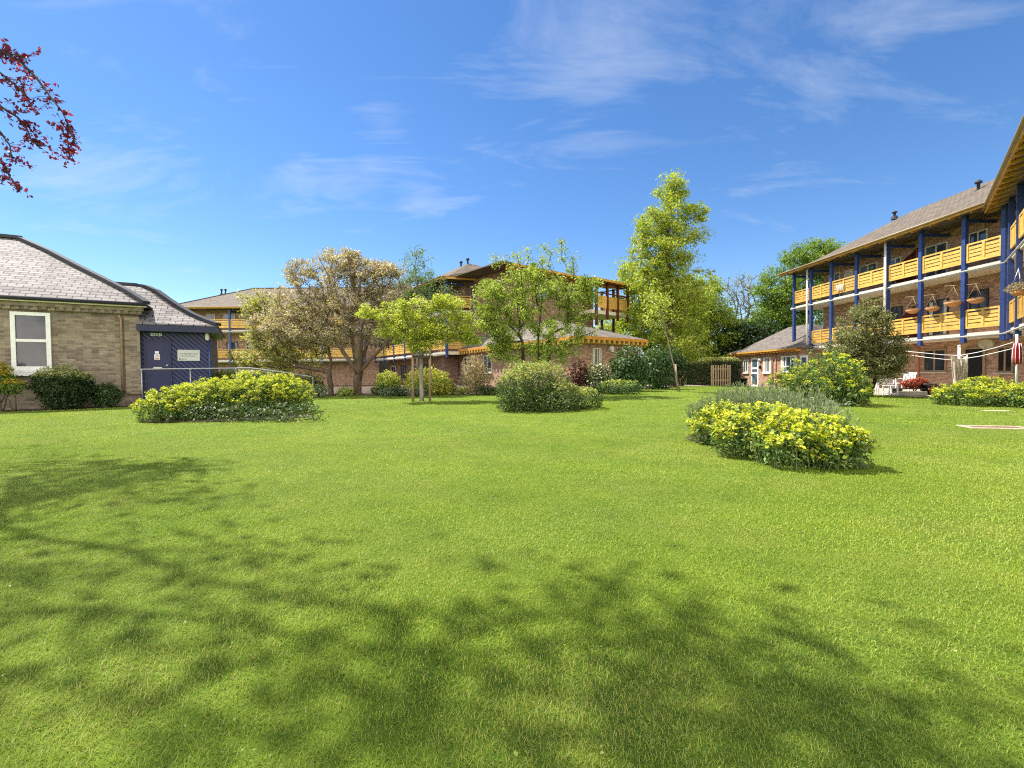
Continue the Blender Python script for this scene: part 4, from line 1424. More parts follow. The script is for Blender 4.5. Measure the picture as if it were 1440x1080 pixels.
# wall as one prism: footprint corners
def isect(p, d, q, e):
    Mx = np.array([[d[0], -e[0]], [d[1], -e[1]]]); t = np.linalg.solve(Mx, (q - p)[:2]); return p + d * t[0]
pc = isect(XL.p(0, -ov, 0), XL.u, XR.p(0, -ov, 0), XR.u)
pl = XL.p(.45, -ov, 0); pr = XR.p(LR - .45, -ov, 0)
plb = pl - XL.n * 4.5; prb = pr - XR.n * 4.5
base = [pl, pc, pr, prb, plb]
wm = MB()
for p, q in zip(base, base[1:] + base[:1]):
    wm.poly([p + [0, 0, -.3], q + [0, 0, -.3], q + [0, 0, zE], p + [0, 0, zE]])
wm.build("wall", M['brick_red'], ext)
e_l = np.array([*XL.p(0, 0, 0)[:2], zE]); e_c = np.array([*cE[:2], zE]); e_r = np.array([*XR.p(LR, 0, 0)[:2], zE])
apex = D(777, 449, cE[1] + 4.6)
in_ = abs((apex - e_c) @ XL.n); inr = abs((apex - e_c) @ XR.n)
zA = apex[2]
a_l = XL.p(in_ * .9, -in_, zA); a_r = XR.p(LR - inr * .9, -inr, zA)
rm = MB()
rm.poly([e_l, e_c, apex, a_l]); rm.poly([e_c, e_r, a_r, apex])
rm.poly([e_r, e_r - XR.n * 2 * inr, a_r]); rm.poly([e_l - XL.n * 2 * in_, e_l, a_l])
rm.poly([a_l, apex, apex - XL.n * in_ + [0, 0, zE - zA], e_l - XL.n * 2 * in_]); rm.poly([apex, a_r, e_r - XR.n * 2 * inr, apex - XR.n * inr + [0, 0, zE - zA]])
rm.poly([e_l - [0, 0, .06], e_l - XL.n * 3 - [0, 0, .06], e_r - XR.n * 3 - [0, 0, .06], e_r - [0, 0, .06], e_c - [0, 0, .06]])
rm.build("roof", M['tile_pink'], ext)
fm = MB(); XL.box(fm, 0, LL, 0, .035, zE - .16, zE - .0); XR.box(fm, 0, LR, 0, .035, zE - .16, zE - .0); fm.build("fascia", M['rafter'], ext)
rb = MB()
for f, L in ((XL, LL), (XR, LR)):
    k = .15
    while k < L - .1:
        f.box(rb, k, k + .10, -ov, -.004, zE - .36, zE - .14); f.box(rb, k - .01, k + .11, -.004, .05, zE - .34, zE - .16); k += .40
rb.build("rafter_tails", M['yellow'], ext)
RWl = Frame(pc, XR.u, XR.n)
def xw(x0, y0, x1, y1):
    a, zt_ = RWl.uz(x0, y0); b, zb_ = RWl.uz(x1, y1); return a, b, zb_, zt_
a, b, z0, z1 = xw(833, 489, 845, 513); window(RWl, ext, a, b, z0, z1, nx=2, frame='cream', glass='glass_blue', sill=True, curtain=.5)
a, b, z0, z1 = xw(894, 489, 901, 512); window(RWl, ext, a, b, z0, z1, nx=2, frame='white', glass='glass_blue', sill=True)
LWl = Frame(pl, XL.u, XL.n)
a, zt_ = LWl.uz(653, 502); b, zb_ = LWl.uz(664, 522); window(LWl, ext, a, b, zb_, zt_, nx=2, frame='cream', glass='glass_blue', sill=True)
a, zt_ = LWl.uz(680, 500); b, zb_ = LWl.uz(692, 524); window(LWl, ext, a, b, zb_, zt_, nx=2, frame='cream', glass='glass_blue', sill=True)
lm = MB(); u, z = RWl.uz(859.5, 490); lm.lathe(RWl.p(u, .0, z), [(.17, 0), (.18, .06), (.12, .12), (0, .15)], 16, axis=RWl.n); lm.build("wall_lamp", M['white'], ext)
# ------------------------------------------------------------------ beds and paths
def gp(*pts): return [G(x, y) for x, y in pts]


def bed(name, pts, mat, dz=.012, wob=.03, bare=True):
    o, P = sheet(name, pts, M[mat], dz, wob=wob)
    if bare: BARE.append([tuple(p) for p in P])
    return o


def oval(c, rx, ry, ang=0, n=26):
    return [np.array([c[0] + rx * math.cos(t) * math.cos(ang) - ry * math.sin(t) * math.sin(ang),
                      c[1] + rx * math.cos(t) * math.sin(ang) + ry * math.sin(t) * math.cos(ang)]) for t in np.linspace(0, 2 * math.pi, n, endpoint=False)]


bed("flower_bed", [HF.p(-15, .0, 0), HF.p(-15, 1.25, 0), HF.p(-2.5, 1.15, 0), HF.p(.2, .75, 0), HF.p(.2, 0, 0)], 'soil')
bed("tree_bed", [*gp((425, 557.5), (470, 557), (560, 556.5), (640, 555.5), (700, 554.5)), G(705, 541), G(640, 541), G(560, 541), G(480, 542), G(425, 545)], 'soil')
bed("path", [*gp((835, 549.5), (880, 547.5), (930, 545), (975, 543.2), (1030, 541.6)), *gp((1030, 539.6), (975, 540), (930, 541), (880, 542.8), (835, 544.5))], 'paving', wob=.0)
bed("terrace", [np.array([15.6, 17.2]), np.array([19.2, 17.0]), np.array([22.6, 18.5]), np.array([22.2, 31]), np.array([17.6, 31]), np.array([16.0, 24])], 'paving', .02, wob=.05)
bed("terrace_edge", [np.array([17.8, 31.2]), np.array([20, 31.2]), np.array([20, 41]), np.array([18.8, 41])], 'paving', .02)

# ------------------------------------------------------------------ big flower bed at the right front
bc = (G(985, 622) + G(1218, 655)) / 2
f0, f1 = G(1075, 671), G(1060, 575)
bcen = np.array([*( (G(1100, 620))[:2]), 0])
a_l, a_r = G(982, 612), G(1222, 652)
ax = (a_r - a_l)[:2]; ang = math.atan2(ax[1], ax[0]); half = np.linalg.norm(ax) / 2
mid = (a_l + a_r)[:2] / 2
bed("flower_bed", oval(mid + np.array([.13, .32]), half * .93, .95, ang), 'soil')
def gpt(px, py): g = G(px, py); return np.array([g[0], g[1], 0.0])
make_euphorbia("spurge_shrub", "round lime yellow spurge at the front of the oval lawn bed",
               [(gpt(1016, 623), (.54, .42), .56, 1.2), (gpt(1072, 641), (.70, .42), .60, 1.5), (gpt(1130, 654), (.64, .40), .56, 1.3), (gpt(1175, 657), (.42, .34), .42, .6)], 520, leaf=.07, flower_part=.66)
make_spikes("rosemary_shrub", "grey green feathery rosemary at the back of the oval bed behind yellow spurge",
            [(gpt(1020, 602), (.58, .45), .64, 1), (gpt(1062, 602), (.7, .5), .82, 1.4), (gpt(1108, 610), (.62, .45), .80, 1.1), (gpt(1145, 624), (.40, .38), .68, .5)], 1000, 'lavender', leaf=.06)

# ------------------------------------------------------------------ yellow bed at the left
make_euphorbia("spurge_shrub", "long low bank of bright yellow spurge in front of the blue annex",
               [(gpt(245, 590), (.85, .8), .74, 1.1), (gpt(300, 586), (1.15, .95), .92, 1.6), (gpt(355, 583), (1.15, .95), 1.04, 1.6), (gpt(400, 580), (.8, .8), .98, 1.2)], 950, leaf=.085, flower_part=.97)
bed("flower_bed", oval((gpt(322, 588)[:2]), 2.05, .8, .12), 'soil', .016)
make_shrub("cranesbill_clump", "low dark green clump with tiny white flowers along the foot of the yellow bank", gpt(330, 592),
           [(gpt(x, 594) + np.array([0, .25, .18]), np.array([.6, .38, .30]), 1) for x in (240, 285, 330, 375, 415)], 3000, .06, [(.05, .09, .03), (.08, .13, .045), (.03, .06, .02), (.07, .11, .04), (.06, .1, .03), (.10, .15, .05), (.05, .08, .03), (.07, .11, .04), (.06, .10, .03), (.09, .14, .05), (.05, .09, .03), (.08, .13, .04), (.04, .07, .02), (.07, .12, .04), (.5, .48, .42)], stems=3)

# ------------------------------------------------------------------ euphorbias by the right wing
make_euphorbia("spurge_shrub", "tall yellow green spurge beside the dark multi trunked evergreen",
               [(gpt(1125, 566), (1.1, .9), 1.05, 1), (gpt(1160, 568), (1.2, .9), 1.5, 1.2), (gpt(1188, 570), (.7, .7), .9, .6)], 330, leaf=.11, fl=.5, flower_part=.75)
make_euphorbia("spurge_shrub", "rounded yellow spurge below the hanging towel", [(gpt(1352, 570), (.75, .7), .62, 1), (gpt(1385, 568), (.85, .75), .78, 1.2)], 330, leaf=.085, flower_part=.75)
make_euphorbia("spurge_shrub", "yellow spurge cut off by the right edge behind the pale stone slab", [(gpt(1425, 572), (.6, .65), .60, 1), (gpt(1462, 574), (.8, .7), .7, 1)], 260, leaf=.085, flower_part=.75)

# ------------------------------------------------------------------ hall shrubs
def low(px, py, d=0): g = G(px, py); return np.array([g[0], g[1] + d, g[2]])
def byhall(px, d):
    u, z = HF.uz(px, 560, d); return HF.p(u, d, 0)
g = byhall(86, .85)
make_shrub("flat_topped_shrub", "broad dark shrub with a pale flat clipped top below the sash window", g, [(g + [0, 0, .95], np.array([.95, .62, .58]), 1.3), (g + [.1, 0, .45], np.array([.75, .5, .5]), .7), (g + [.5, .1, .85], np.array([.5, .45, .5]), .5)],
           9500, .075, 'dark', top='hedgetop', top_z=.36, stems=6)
g = byhall(150, .7)
make_shrub("low_shrub", "small loose green shrub between the flat topped shrub and the hall corner", g, [(g + [0, 0, .45], np.array([.5, .38, .44]), 1)], 1900, .08, 'laurel', stems=5, bark='bark_pale')
g = byhall(2, .95)
make_shrub("barberry_bush", "orange and yellow flowered bush at the left edge under the sash window", g, [(g + [-.1, 0, 1.05], np.array([.5, .45, .5]), 1), (g + [.4, 0, .85], np.array([.32, .32, .26]), .5), (g + [-.3, .1, 1.35], np.array([.4, .35, .35]), .5)],
           4200, .07, 'fresh', top='orange', top_z=.35, stems=7, bark='bark')

# ------------------------------------------------------------------ behind the hand rail
def bush(name, label, x0, y0, x1, y1, Yd, n, leaf, pal, **kw):
    """a bush that fills this box of the photo, standing on the ground at distance Yd"""
    c = D((x0 + x1) / 2, (y0 + y1) / 2, Yd); s = Yd / FPX
    gz = float(terrain(c[0], c[1])); top = D((x0 + x1) / 2, y0, Yd)[2]
    h = top - gz; rx = (x1 - x0) / 2 * s
    base = np.array([c[0], c[1], gz])
    lob = [(base + [0, 0, h * .55], np.array([rx * .92, rx * .8, h * .5]), 1.4), (base + [-rx * .3, -.1, h * .35], np.array([rx * .7, rx * .65, h * .4]), .6), (base + [rx * .35, -.1, h * .35], np.array([rx * .66, rx * .65, h * .42]), .6)]
    return make_shrub(name, label, base, lob, n, leaf, pal, **kw)


bush("round_shrub", "rounded green shrub behind the lower end of the handrail", 402, 524, 457, 553, 20.5, 2600, .09, 'hedge', top='privet', top_z=.3)
hedge_f = Frame((*D(300, 530, 19.0)[:2], 0), (1, .12))
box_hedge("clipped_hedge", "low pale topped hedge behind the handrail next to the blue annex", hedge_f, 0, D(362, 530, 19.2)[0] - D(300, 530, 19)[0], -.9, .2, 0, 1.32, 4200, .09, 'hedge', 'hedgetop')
bush("low_shrub", "low grey green shrub behind the sloping part of the handrail", 362, 518, 418, 548, 19.6, 2200, .09, 'greygreen', top='privet', top_z=.2)
bush("round_shrub", "small rounded light green shrub right of the thick cherry trunk", 528, 522, 564, 549, 20.5, 2300, .09, 'mid', top='goldshrub', top_z=.4)
bush("golden_shrub", "larger golden variegated shrub behind the staked tree", 567, 518, 634, 551, 20.0, 3600, .10, 'mid', top='goldshrub', top_z=-.1)
bush("golden_shrub", "small golden variegated mound at the right foot of the staked tree", 604, 533, 641, 552, 18.6, 2000, .09, 'goldshrub')
bush("dry_shrub", "brownish dry twiggy shrub against the brick extension", 645, 500, 692, 550, 18.5, 3600, .07, 'dry', hollow=2.2, bark='bark_pale', clump=.05)
bush("burgundy_shrub", "dark burgundy leaved shrub left of the white flowered shrub", 796, 506, 830, 545, 19.0, 1700, .09, 'burg')
bush("glossy_shrub", "rounded glossy shrub dotted with white flowers under the extension window", 822, 510, 860, 546, 18.8, 2400, .09, [(.05, .09, .03), (.08, .13, .04), (.12, .18, .05), (.04, .07, .02), (.7, .66, .45)], mat='leaf_gloss')
bush("laurel_bush", "large dark laurel under the white round wall lamp", 856, 490, 910, 546, 20.0, 5200, .11, 'laurel', mat='leaf_gloss')
bush("laurel_bush", "dark laurel right of the brick extension, next to the wooden gate", 900, 487, 948, 545, 21.5, 4200, .11, 'laurel', mat='leaf_gloss')
bush("low_shrub", "low spreading shrub on the path edge below the large laurel", 835, 534, 905, 549, 18.0, 1800, .08, 'laurel', top='mid', top_z=.5)
for x0, y0, x1, y1, Yd, lab in ((405, 540, 440, 557, 18.4, "small weedy tuft at the foot of the left cherry trunk"), (532, 543, 575, 555, 18.3, "pale silvery low plant right of the thick cherry trunk"),
                                (575, 545, 600, 556, 18.0, "pale low plant behind the tree stakes")):
    bush("bed_plant", lab, x0, y0, x1, y1, Yd, 700, .07, 'greygreen', stems=2)

for k, (x0, w_) in enumerate(((430, 34), (474, 26), (520, 30), (548, 26), (615, 30), (640, 26), (668, 30), (690, 24))):
    bush("bed_plant", ["low straggly plant in the bed between the two cherry trunks", "short grassy plant right beside the second cherry trunk", "pale low plant at the right foot of the thick cherry trunk", "small feathery plant between the round shrub and the cherry",
         "low green plant under the golden shrub", "low grey plant at the golden mound's right side", "small green plant below the dry shrub", "low plant at the left foot of the clipped bush"][k], x0, 541 + 3 * (k % 2), x0 + w_, 556, 18.2 + .5 * (k % 3), 650, .075,
         ('greygreen', 'mid', 'hedge', 'laurel')[k % 4], stems=2)

# hedge in the middle of the lawn: tall clipped mass with a lower tail to the right
hb = gpt(768, 578)
s = hb[1] / FPX
def hp(px, z, dy=0): return np.array([D(px, 540, hb[1] + dy)[0], hb[1] + dy, z])
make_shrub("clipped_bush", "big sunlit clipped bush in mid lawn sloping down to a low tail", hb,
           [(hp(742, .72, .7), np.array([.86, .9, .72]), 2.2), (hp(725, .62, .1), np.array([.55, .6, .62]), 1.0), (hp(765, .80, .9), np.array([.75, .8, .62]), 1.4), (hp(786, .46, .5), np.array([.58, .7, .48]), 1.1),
            (hp(822, .34, .6), np.array([.50, .55, .34]), .8), (hp(740, .25, -.1), np.array([.8, .45, .3]), .6), (hp(778, .28, -.05), np.array([.75, .5, .32]), .7)], 21000, .055, 'hedge', top='privet', top_z=.47, stems=12, hollow=8, rough=.035, toplobes=5)  # pale tops over dark sides: sun and shade painted into the leaf colours

# ------------------------------------------------------------------ trees
g = gpt(503, 556)
Yc = 19.4
lob = px_lobes([(455, 420, 55, 45, 1.3), (520, 405, 55, 42, 1.5), (400, 450, 45, 45, 1.2), (455, 462, 70, 32, 1.4), (530, 455, 50, 38, 1.2), (480, 378, 40, 20, .5), (540, 380, 22, 15, .3), (430, 385, 30, 20, .4), (495, 362, 14, 14, .15), (468, 363, 10, 14, .1), (575, 440, 28, 30, .4)], Yc, .9)
make_tree("cherry_tree", "spreading old cherry with pinkish brown fading blossom and a thick forked trunk", "tree", G(503, 556), D(504, 516, 18.6), .17, lob, 520, 74, .33, .09, 'cherry', bark='bark', up=.3, wig=.08, firstf=.9,
          stems=[(G(503, 556), D(504, 516, 18.6), .18), (D(503, 521, 18.6), D(466, 470, 18.6), .085), (D(503, 521, 18.6), D(492, 455, 19.6), .085), (D(504, 521, 18.6), D(522, 460, 19.2), .08), (D(504, 521, 18.6), D(545, 480, 18.8), .075)])
lob = px_lobes([(385, 455, 36, 38, 1.2), (370, 490, 40, 28, 1), (415, 500, 45, 22, 1), (440, 470, 35, 25, .8), (358, 430, 20, 24, .4), (350, 505, 22, 14, .4)], 20.8, .9)
make_tree("cherry_tree", "smaller yellow green cherry with a slim double trunk left of the thick cherry trunk", "tree", G(466, 556.5), D(463, 524, 19.4), .12, lob, 230, 58, .34, .10, 'cherry_green', bark='bark', up=.3)
g = D(586, 540, 23.0)
lob = px_lobes([(586, 380, 26, 26, 1), (588, 410, 32, 25, 1.2), (600, 440, 40, 25, 1), (560, 400, 25, 20, .6), (588, 358, 14, 10, .3), (628, 425, 24, 24, .8), (612, 462, 34, 22, .8), (552, 425, 22, 24, .5), (600, 400, 34, 24, .8)], 23.0, .9)
make_tree("birch_tree", "thin feathery young birch rising between the cherry and the roofs", "tree", [g[0], g[1], terrain(g[0], g[1])], D(587, 400, 23), .06, lob, 230, 24, .32, .095, 'birch', bark='bark_grey', up=.2)

# staked robinia
gs = G(593, 564)
Ys = gs[1]
lob = px_lobes([(590, 455, 40, 22, 1.3), (640, 440, 30, 25, 1), (560, 440, 30, 18, .9), (520, 438, 24, 8, .35), (612, 470, 30, 16, .8), (575, 475, 25, 14, .6), (650, 465, 24, 16, .6), (605, 426, 26, 12, .5), (548, 462, 22, 12, .4), (660, 478, 18, 9, .3), (628, 424, 18, 9, .3), (575, 428, 16, 9, .25), (600, 488, 26, 8, .35)], Ys, .9)
make_tree("staked_tree", "young lime green tree with flat tiers of leaves held between two stakes", "tree", gs, D(592, 478, Ys), .07, lob, 250, 52, .24, .09, 'lime', bark='bark_grey', up=.9, aspect=.42, droop=.25)
st = thing("support_stakes", "two dark wooden stakes with a crossbar holding the lime green tree", "tree stake", G(593, 565))
for x in (580.5, 604.5):
    a = G(x, 564.5); mb = MB(); mb.tube([a - [0, 0, .1], D(x, 480, a[1])], .045, 8); mb.build("stake", M['wood'], st)
mb = MB(); a = G(580.5, 564.5); b = G(604.5, 564.5); mb.bar(D(580.5, 501, a[1] - .06), D(604.5, 502, b[1] - .06), .03, .09); mb.build("crossbar", M['darkwood'], st)
mb = MB(); mb.tube([D(589, 500, Ys - .07), D(592.5, 501, Ys - .1), D(596, 500, Ys - .07)], .03, 6); mb.build("tie", M['dark'], st)

# multi-stemmed tree behind the clipped bush
bt = G(752, 558); Yt = bt[1] + .3
lob = px_lobes([(755, 420, 62, 45, 1.6), (800, 415, 35, 40, 1), (715, 430, 35, 40, 1), (760, 470, 65, 30, 1.2), (745, 385, 40, 22, .8), (700, 470, 25, 25, .6), (815, 455, 22, 25, .5), (760, 497, 58, 18, .9), (703, 490, 20, 22, .5), (690, 415, 26, 28, .7), (680, 448, 18, 24, .4), (828, 412, 16, 24, .4)], Yt, .9)
at = in_lobes(410, lob, 2.3)
sp = np.array([D(x, y, Yt + rng.normal(0, .5)) for x, y in ((790, 340), (790, 352), (764, 348), (742, 352), (727, 358), (805, 362), (776, 356), (696, 362), (698, 372), (712, 366), (790, 365), (765, 362), (806, 375))])
make_tree("bird_cherry_tree", "many stemmed bright green young tree standing right behind the clipped bush", "tree", bt, D(755, 470, Yt), .07, lob, 210, 66, .27, .08, 'mid', bark='bark_dark', up=.45,
          stems=[(D(772, 545, Yt), D(772, 470, Yt), .065), (D(737, 545, Yt), D(735, 480, Yt), .06), (D(758, 545, Yt), D(757, 475, Yt), .05)], attr=np.concatenate([at, sp]))

# sapling with stakes on the path side
sg_ = G(957, 551); Yp = sg_[1]
lob = px_lobes([(925, 445, 24, 22, 1), (945, 430, 22, 25, 1), (915, 420, 18, 20, .7)], Yp, .9)
make_tree("leaning_sapling", "thin pale leaning sapling at the lawn edge beside the path", "tree", sg_, D(930, 440, Yp), .024, lob, 40, 14, .35, .11, 'limegold', bark='bark_grey', up=.4)
st = thing("tree_stake", "single short brown stake at the foot of the leaning sapling", "tree stake", G(953, 550))
a = G(953, 550.5); mb = MB(); mb.tube([a - [0, 0, .1], D(950, 512, a[1])], .04, 8); mb.build("stake", M['wood'], st)

# big trees behind
Yb = 34.0; gb = D(944, 545, Yb)
lob = px_lobes([(945, 268, 24, 24, .9), (935, 305, 40, 28, 1.1), (950, 335, 42, 28, 1.2), (925, 360, 45, 28, 1.2), (950, 390, 48, 30, 1.2), (915, 405, 40, 28, 1), (935, 440, 55, 32, 1.3), (975, 300, 20, 14, .4), (970, 420, 35, 28, .9), (905, 330, 14, 20, .3), (945, 485, 55, 30, 1)], Yb, .9)
make_tree("poplar_tree", "tallest tree, a yellow green spire standing clear above the other trees", "tree", [gb[0], gb[1], 0], D(940, 330, Yb), .22, lob, 520, 60, .60, .17, 'limegold', bark='bark', up=.3, wig=.06)
Yb = 42.0; gb = D(895, 545, Yb)
lob = px_lobes([(892, 398, 36, 36, 1), (902, 448, 56, 44, 1.4), (868, 470, 38, 48, 1), (940, 470, 55, 45, 1.3), (910, 510, 55, 35, 1), (955, 420, 40, 35, .9)], Yb, .8)
make_tree("lime_tree", "broad sunlit yellow green tree behind the open corner gallery", "tree", [gb[0], gb[1], 0], D(892, 450, Yb), .28, lob, 380, 90, .75, .21, 'limegold', bark='bark', up=.3)
gb = D(995, 545, 46.0)
lob = px_lobes([(990, 420, 34, 32, 1), (1003, 462, 36, 40, 1.2), (970, 450, 36, 45, 1), (985, 500, 46, 32, 1)], 46.0, .8)
make_tree("lime_tree", "darker green broad tree between the tall spire and the bare tree", "tree", [gb[0], gb[1], 0], D(992, 460, 46), .26, lob, 320, 90, .75, .21, ((.36, .43, .055), (.28, .37, .05), (.20, .29, .045), (.42, .47, .09)), bark='bark', up=.3)
gb = D(1042, 545, 52.0)
lob = px_lobes([(1040, 400, 26, 18, 1), (1050, 430, 22, 25, 1), (1025, 425, 16, 25, .8), (1060, 400, 14, 18, .5)], 52.0, .8)
make_tree("bare_tree", "nearly leafless twiggy tree in the gap before the dark green tree", "tree", [gb[0], gb[1], 0], D(1044, 455, 52), .24, lob, 210, 5, .6, .18, 'olive', bark='bark_grey', up=.3, tip=.022)
gb = D(1140, 545, 48.0)
lob = px_lobes([(1140, 372, 40, 32, 1.3), (1100, 410, 40, 35, 1.2), (1165, 360, 22, 20, .6), (1130, 430, 55, 40, 1.3), (1085, 445, 30, 30, .8), (1120, 470, 45, 30, .8), (1175, 390, 25, 40, .7)], 48.0, .8)
make_tree("maple_tree", "large rounded mid green tree directly behind the end of the right wing", "tree", [gb[0], gb[1], 0], D(1130, 440, 48), .32, lob, 460, 90, .8, .22, 'fresh', bark='bark_dark', up=.3)
bush("holly_bush", "very dark evergreen mass behind the bungalow roof", 1002, 452, 1108, 548, 46.0, 17000, .32, 'dark', stems=5)
bush("lime_sucker_bush", "bright green undergrowth bush behind the wooden gate", 895, 484, 985, 545, 42.0, 5200, .22, 'limegold')
bush("dark_shrub", "dark shrub in the gap between the laurel and the square hedge", 922, 492, 968, 546, 26.5, 3200, .14, 'dark')

# hedges by the path
h1 = G(972, 541.5); HG = Frame((h1[0], h1[1], h1[2]), (1, .25))
wd = D(1002, 540, h1[1])[0] - h1[0]
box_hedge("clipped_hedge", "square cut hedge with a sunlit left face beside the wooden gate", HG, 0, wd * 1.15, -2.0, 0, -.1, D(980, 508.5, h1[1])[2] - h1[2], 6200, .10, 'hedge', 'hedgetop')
h2 = G(998, 542); HG2 = Frame((h2[0], h2[1], h2[2]), (1, .10))
wd = D(1045, 540, h2[1])[0] - h2[0]
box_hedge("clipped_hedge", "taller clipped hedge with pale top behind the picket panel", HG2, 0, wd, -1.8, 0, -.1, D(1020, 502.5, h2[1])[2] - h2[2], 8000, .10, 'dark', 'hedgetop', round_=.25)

# evergreen by the right wing
ge = G(1213, 557); Ye = ge[1]
lob = px_lobes([(1215, 462, 30, 34, 1.3), (1195, 490, 32, 26, 1.1), (1240, 490, 30, 28, 1.1), (1215, 515, 46, 22, 1.2), (1225, 437, 18, 18, .5), (1183, 510, 18, 18, .5), (1252, 512, 20, 18, .5)], Ye, .95)
make_tree("evergreen_oak", "dense olive grey evergreen with dark multiple trunks in front of the galleries", "tree", ge, D(1213, 520, Ye), .11, lob, 380, 70, .25, .072, 'olive', bark='bark_dark', up=.3,
          stems=[(ge, D(1215, 515, Ye), .12), (G(1222, 557), D(1238, 512, Ye), .07), (G(1206, 557), D(1192, 515, Ye), .07), (G(1200, 557), D(1178, 530, Ye), .03)], hollow=3)

# ------------------------------------------------------------------ copper beech: trunk left of the picture, limbs over the lawn
tb = np.array([-10.2, 6.2, 0.0])
att = []
def over(px, py, h):
    g = G(px, py); k = h / SUN[2]; return np.array([g[0], g[1], 0]) + SUN * k
shade = [([(0, 645), (70, 620), (120, 640), (90, 690), (60, 720), (0, 755)], 13), ([(60, 640), (150, 625), (250, 640), (335, 628), (330, 640), (240, 660), (190, 690), (100, 690)], 20), ([(180, 700), (250, 690), (300, 700), (250, 712)], 4), ([(40, 625), (170, 612), (165, 622), (60, 634)], 5),
         ([(160, 765), (270, 790), (260, 830), (180, 800)], 6), ([(270, 790), (390, 768), (480, 805), (500, 850), (420, 880), (300, 850)], 17), ([(380, 870), (520, 860), (560, 890), (640, 950), (620, 1010), (480, 960)], 14), ([(0, 865), (60, 835), (140, 850), (130, 900), (60, 940), (0, 960)], 9),
         ([(480, 970), (640, 1000), (700, 1080), (420, 1080)], 13), ([(150, 990), (260, 980), (380, 1010), (400, 1080), (200, 1080)], 8), ([(0, 1010), (80, 1000), (100, 1080), (0, 1080)], 5), ([(705, 790), (735, 795), (800, 850), (780, 870)], 5), ([(790, 815), (860, 840), (930, 900), (900, 930), (830, 900)], 13),
         ([(900, 880), (990, 870), (1080, 930), (1060, 990), (950, 960)], 14), ([(1000, 850), (1060, 860), (1150, 930), (1100, 940)], 5), ([(1080, 950), (1240, 940), (1440, 1010), (1440, 1060), (1250, 1050), (1120, 1010)], 19), ([(740, 980), (900, 960), (1050, 1010), (1030, 1080), (740, 1080)], 22), ([(700, 870), (740, 860), (740, 900), (700, 900)], 2),
         ([(1050, 1030), (1250, 1060), (1250, 1080), (1050, 1080)], 7)]
shade += [([(-500, 650), (-80, 640), (-60, 1000), (-500, 1100)], 50), ([(200, 1100), (1500, 1100), (1500, 1500), (200, 1500)], 20)]
for poly, n in shade:
    n = max(1, int(n * (1.7 if poly[0][1] < 720 and -10 < poly[0][0] < 500 else .38)))
    P = np.array(poly, float); lo, hi = P.min(0), P.max(0); got = 0; tries = 0
    while got < n and tries < 4000:
        tries += 1
        q = lo + (hi - lo) * rng.random(2)
        if not inside(P, q[:1], q[1:2])[0]: continue
        for _ in range(12):
            h = 6.5 + 5.5 * rng.random()
            p = over(q[0], q[1], h)
            if p[1] < .3: ok = True; break
            x, y, w = proj(p)
            ok = (w < .2) or y < -230 or x < -170
            if ok: break
        if ok: att.append(p); got += 1
att = np.array(att)
hang = [[(-40, 40), (0, 70), (30, 88), (50, 108), (70, 135), (88, 158), (98, 180), (106, 203)], [(-30, 85), (0, 102), (25, 122), (40, 140), (48, 158)], [(-25, 130), (2, 150), (25, 165), (38, 182), (45, 200), (68, 206)],
        [(-25, 165), (0, 185), (14, 205), (16, 222)], [(-20, 200), (2, 225), (12, 245), (24, 266)], [(-20, 60), (10, 75), (25, 78), (38, 82)], [(95, 200), (98, 214), (104, 219)]]
hp_ = []; hseg = []
for br in hang:
    prev = None
    for i, (x, y) in enumerate(br):
        p = D(x, y, 7.2 - .12 * i + .2 * rng.normal()); 
        if prev is not None: hseg.append((prev, p))
        prev = p; hp_.append(p)
bc_tree = make_tree("copper_beech", "copper leaved tree whose red branch tips hang in at the upper left", "tree", tb, np.array([-9.4, 5.6, 6.2]), .15, None, 0, 20, .78, .12, 'copper_dark', bark='bark_grey', up=.6, attr=att, wig=.06, rexp=2.0, aspect=.6)
# drooping outer sprays seen against the sky
mb = MB()
for br in hang:
    ps = []
    for i, (x, y) in enumerate(br): ps.append(D(x, y, 7.2 - .12 * i))
    if br[0][0] < 0: ps = [np.array([-9.45, 5.65, 5.9]), D(-330, br[0][1] * .6 - 60, 7.0), D(-130, br[0][1] - 25, 7.2)] + ps
    else: ps = [D(95, 172, 6.5)] + ps
    mb.tube(ps, np.linspace(.03 if br[0][0] < 0 else .008, .006, len(ps)), 5)
mb.build("hanging_branch", M['bark_dark'], bc_tree)
tw_ = MB(); cs = []
for a_, b_ in hseg:
    for _ in range(6):
        p = a_ + (b_ - a_) * rng.random(); d_ = unit((b_ - a_) / np.linalg.norm(b_ - a_) * .6 + rng.normal(0, .8, 3) + [0, 0, -.25]); q = p + d_ * (.08 + .22 * rng.random())
        tw_.tube([p, (p + q) / 2 + rng.normal(0, .012, 3), q], [.004, .003, .002], 4, cap=False)
        for f in np.linspace(.2, 1.05, 8): cs.append(p + (q - p) * f + rng.normal(0, .022, 3))
tw_.build("twigs", M['bark_dark'], bc_tree)
c = np.array(cs); n_ = len(c)
foliage("hanging_leaves", c, .062 * (1 + .3 * rng.normal(0, 1, n_)).clip(.5, 1.5), 'copper', M['leaf_copper'], bc_tree, up=.3, aspect=.6, droop=.3)
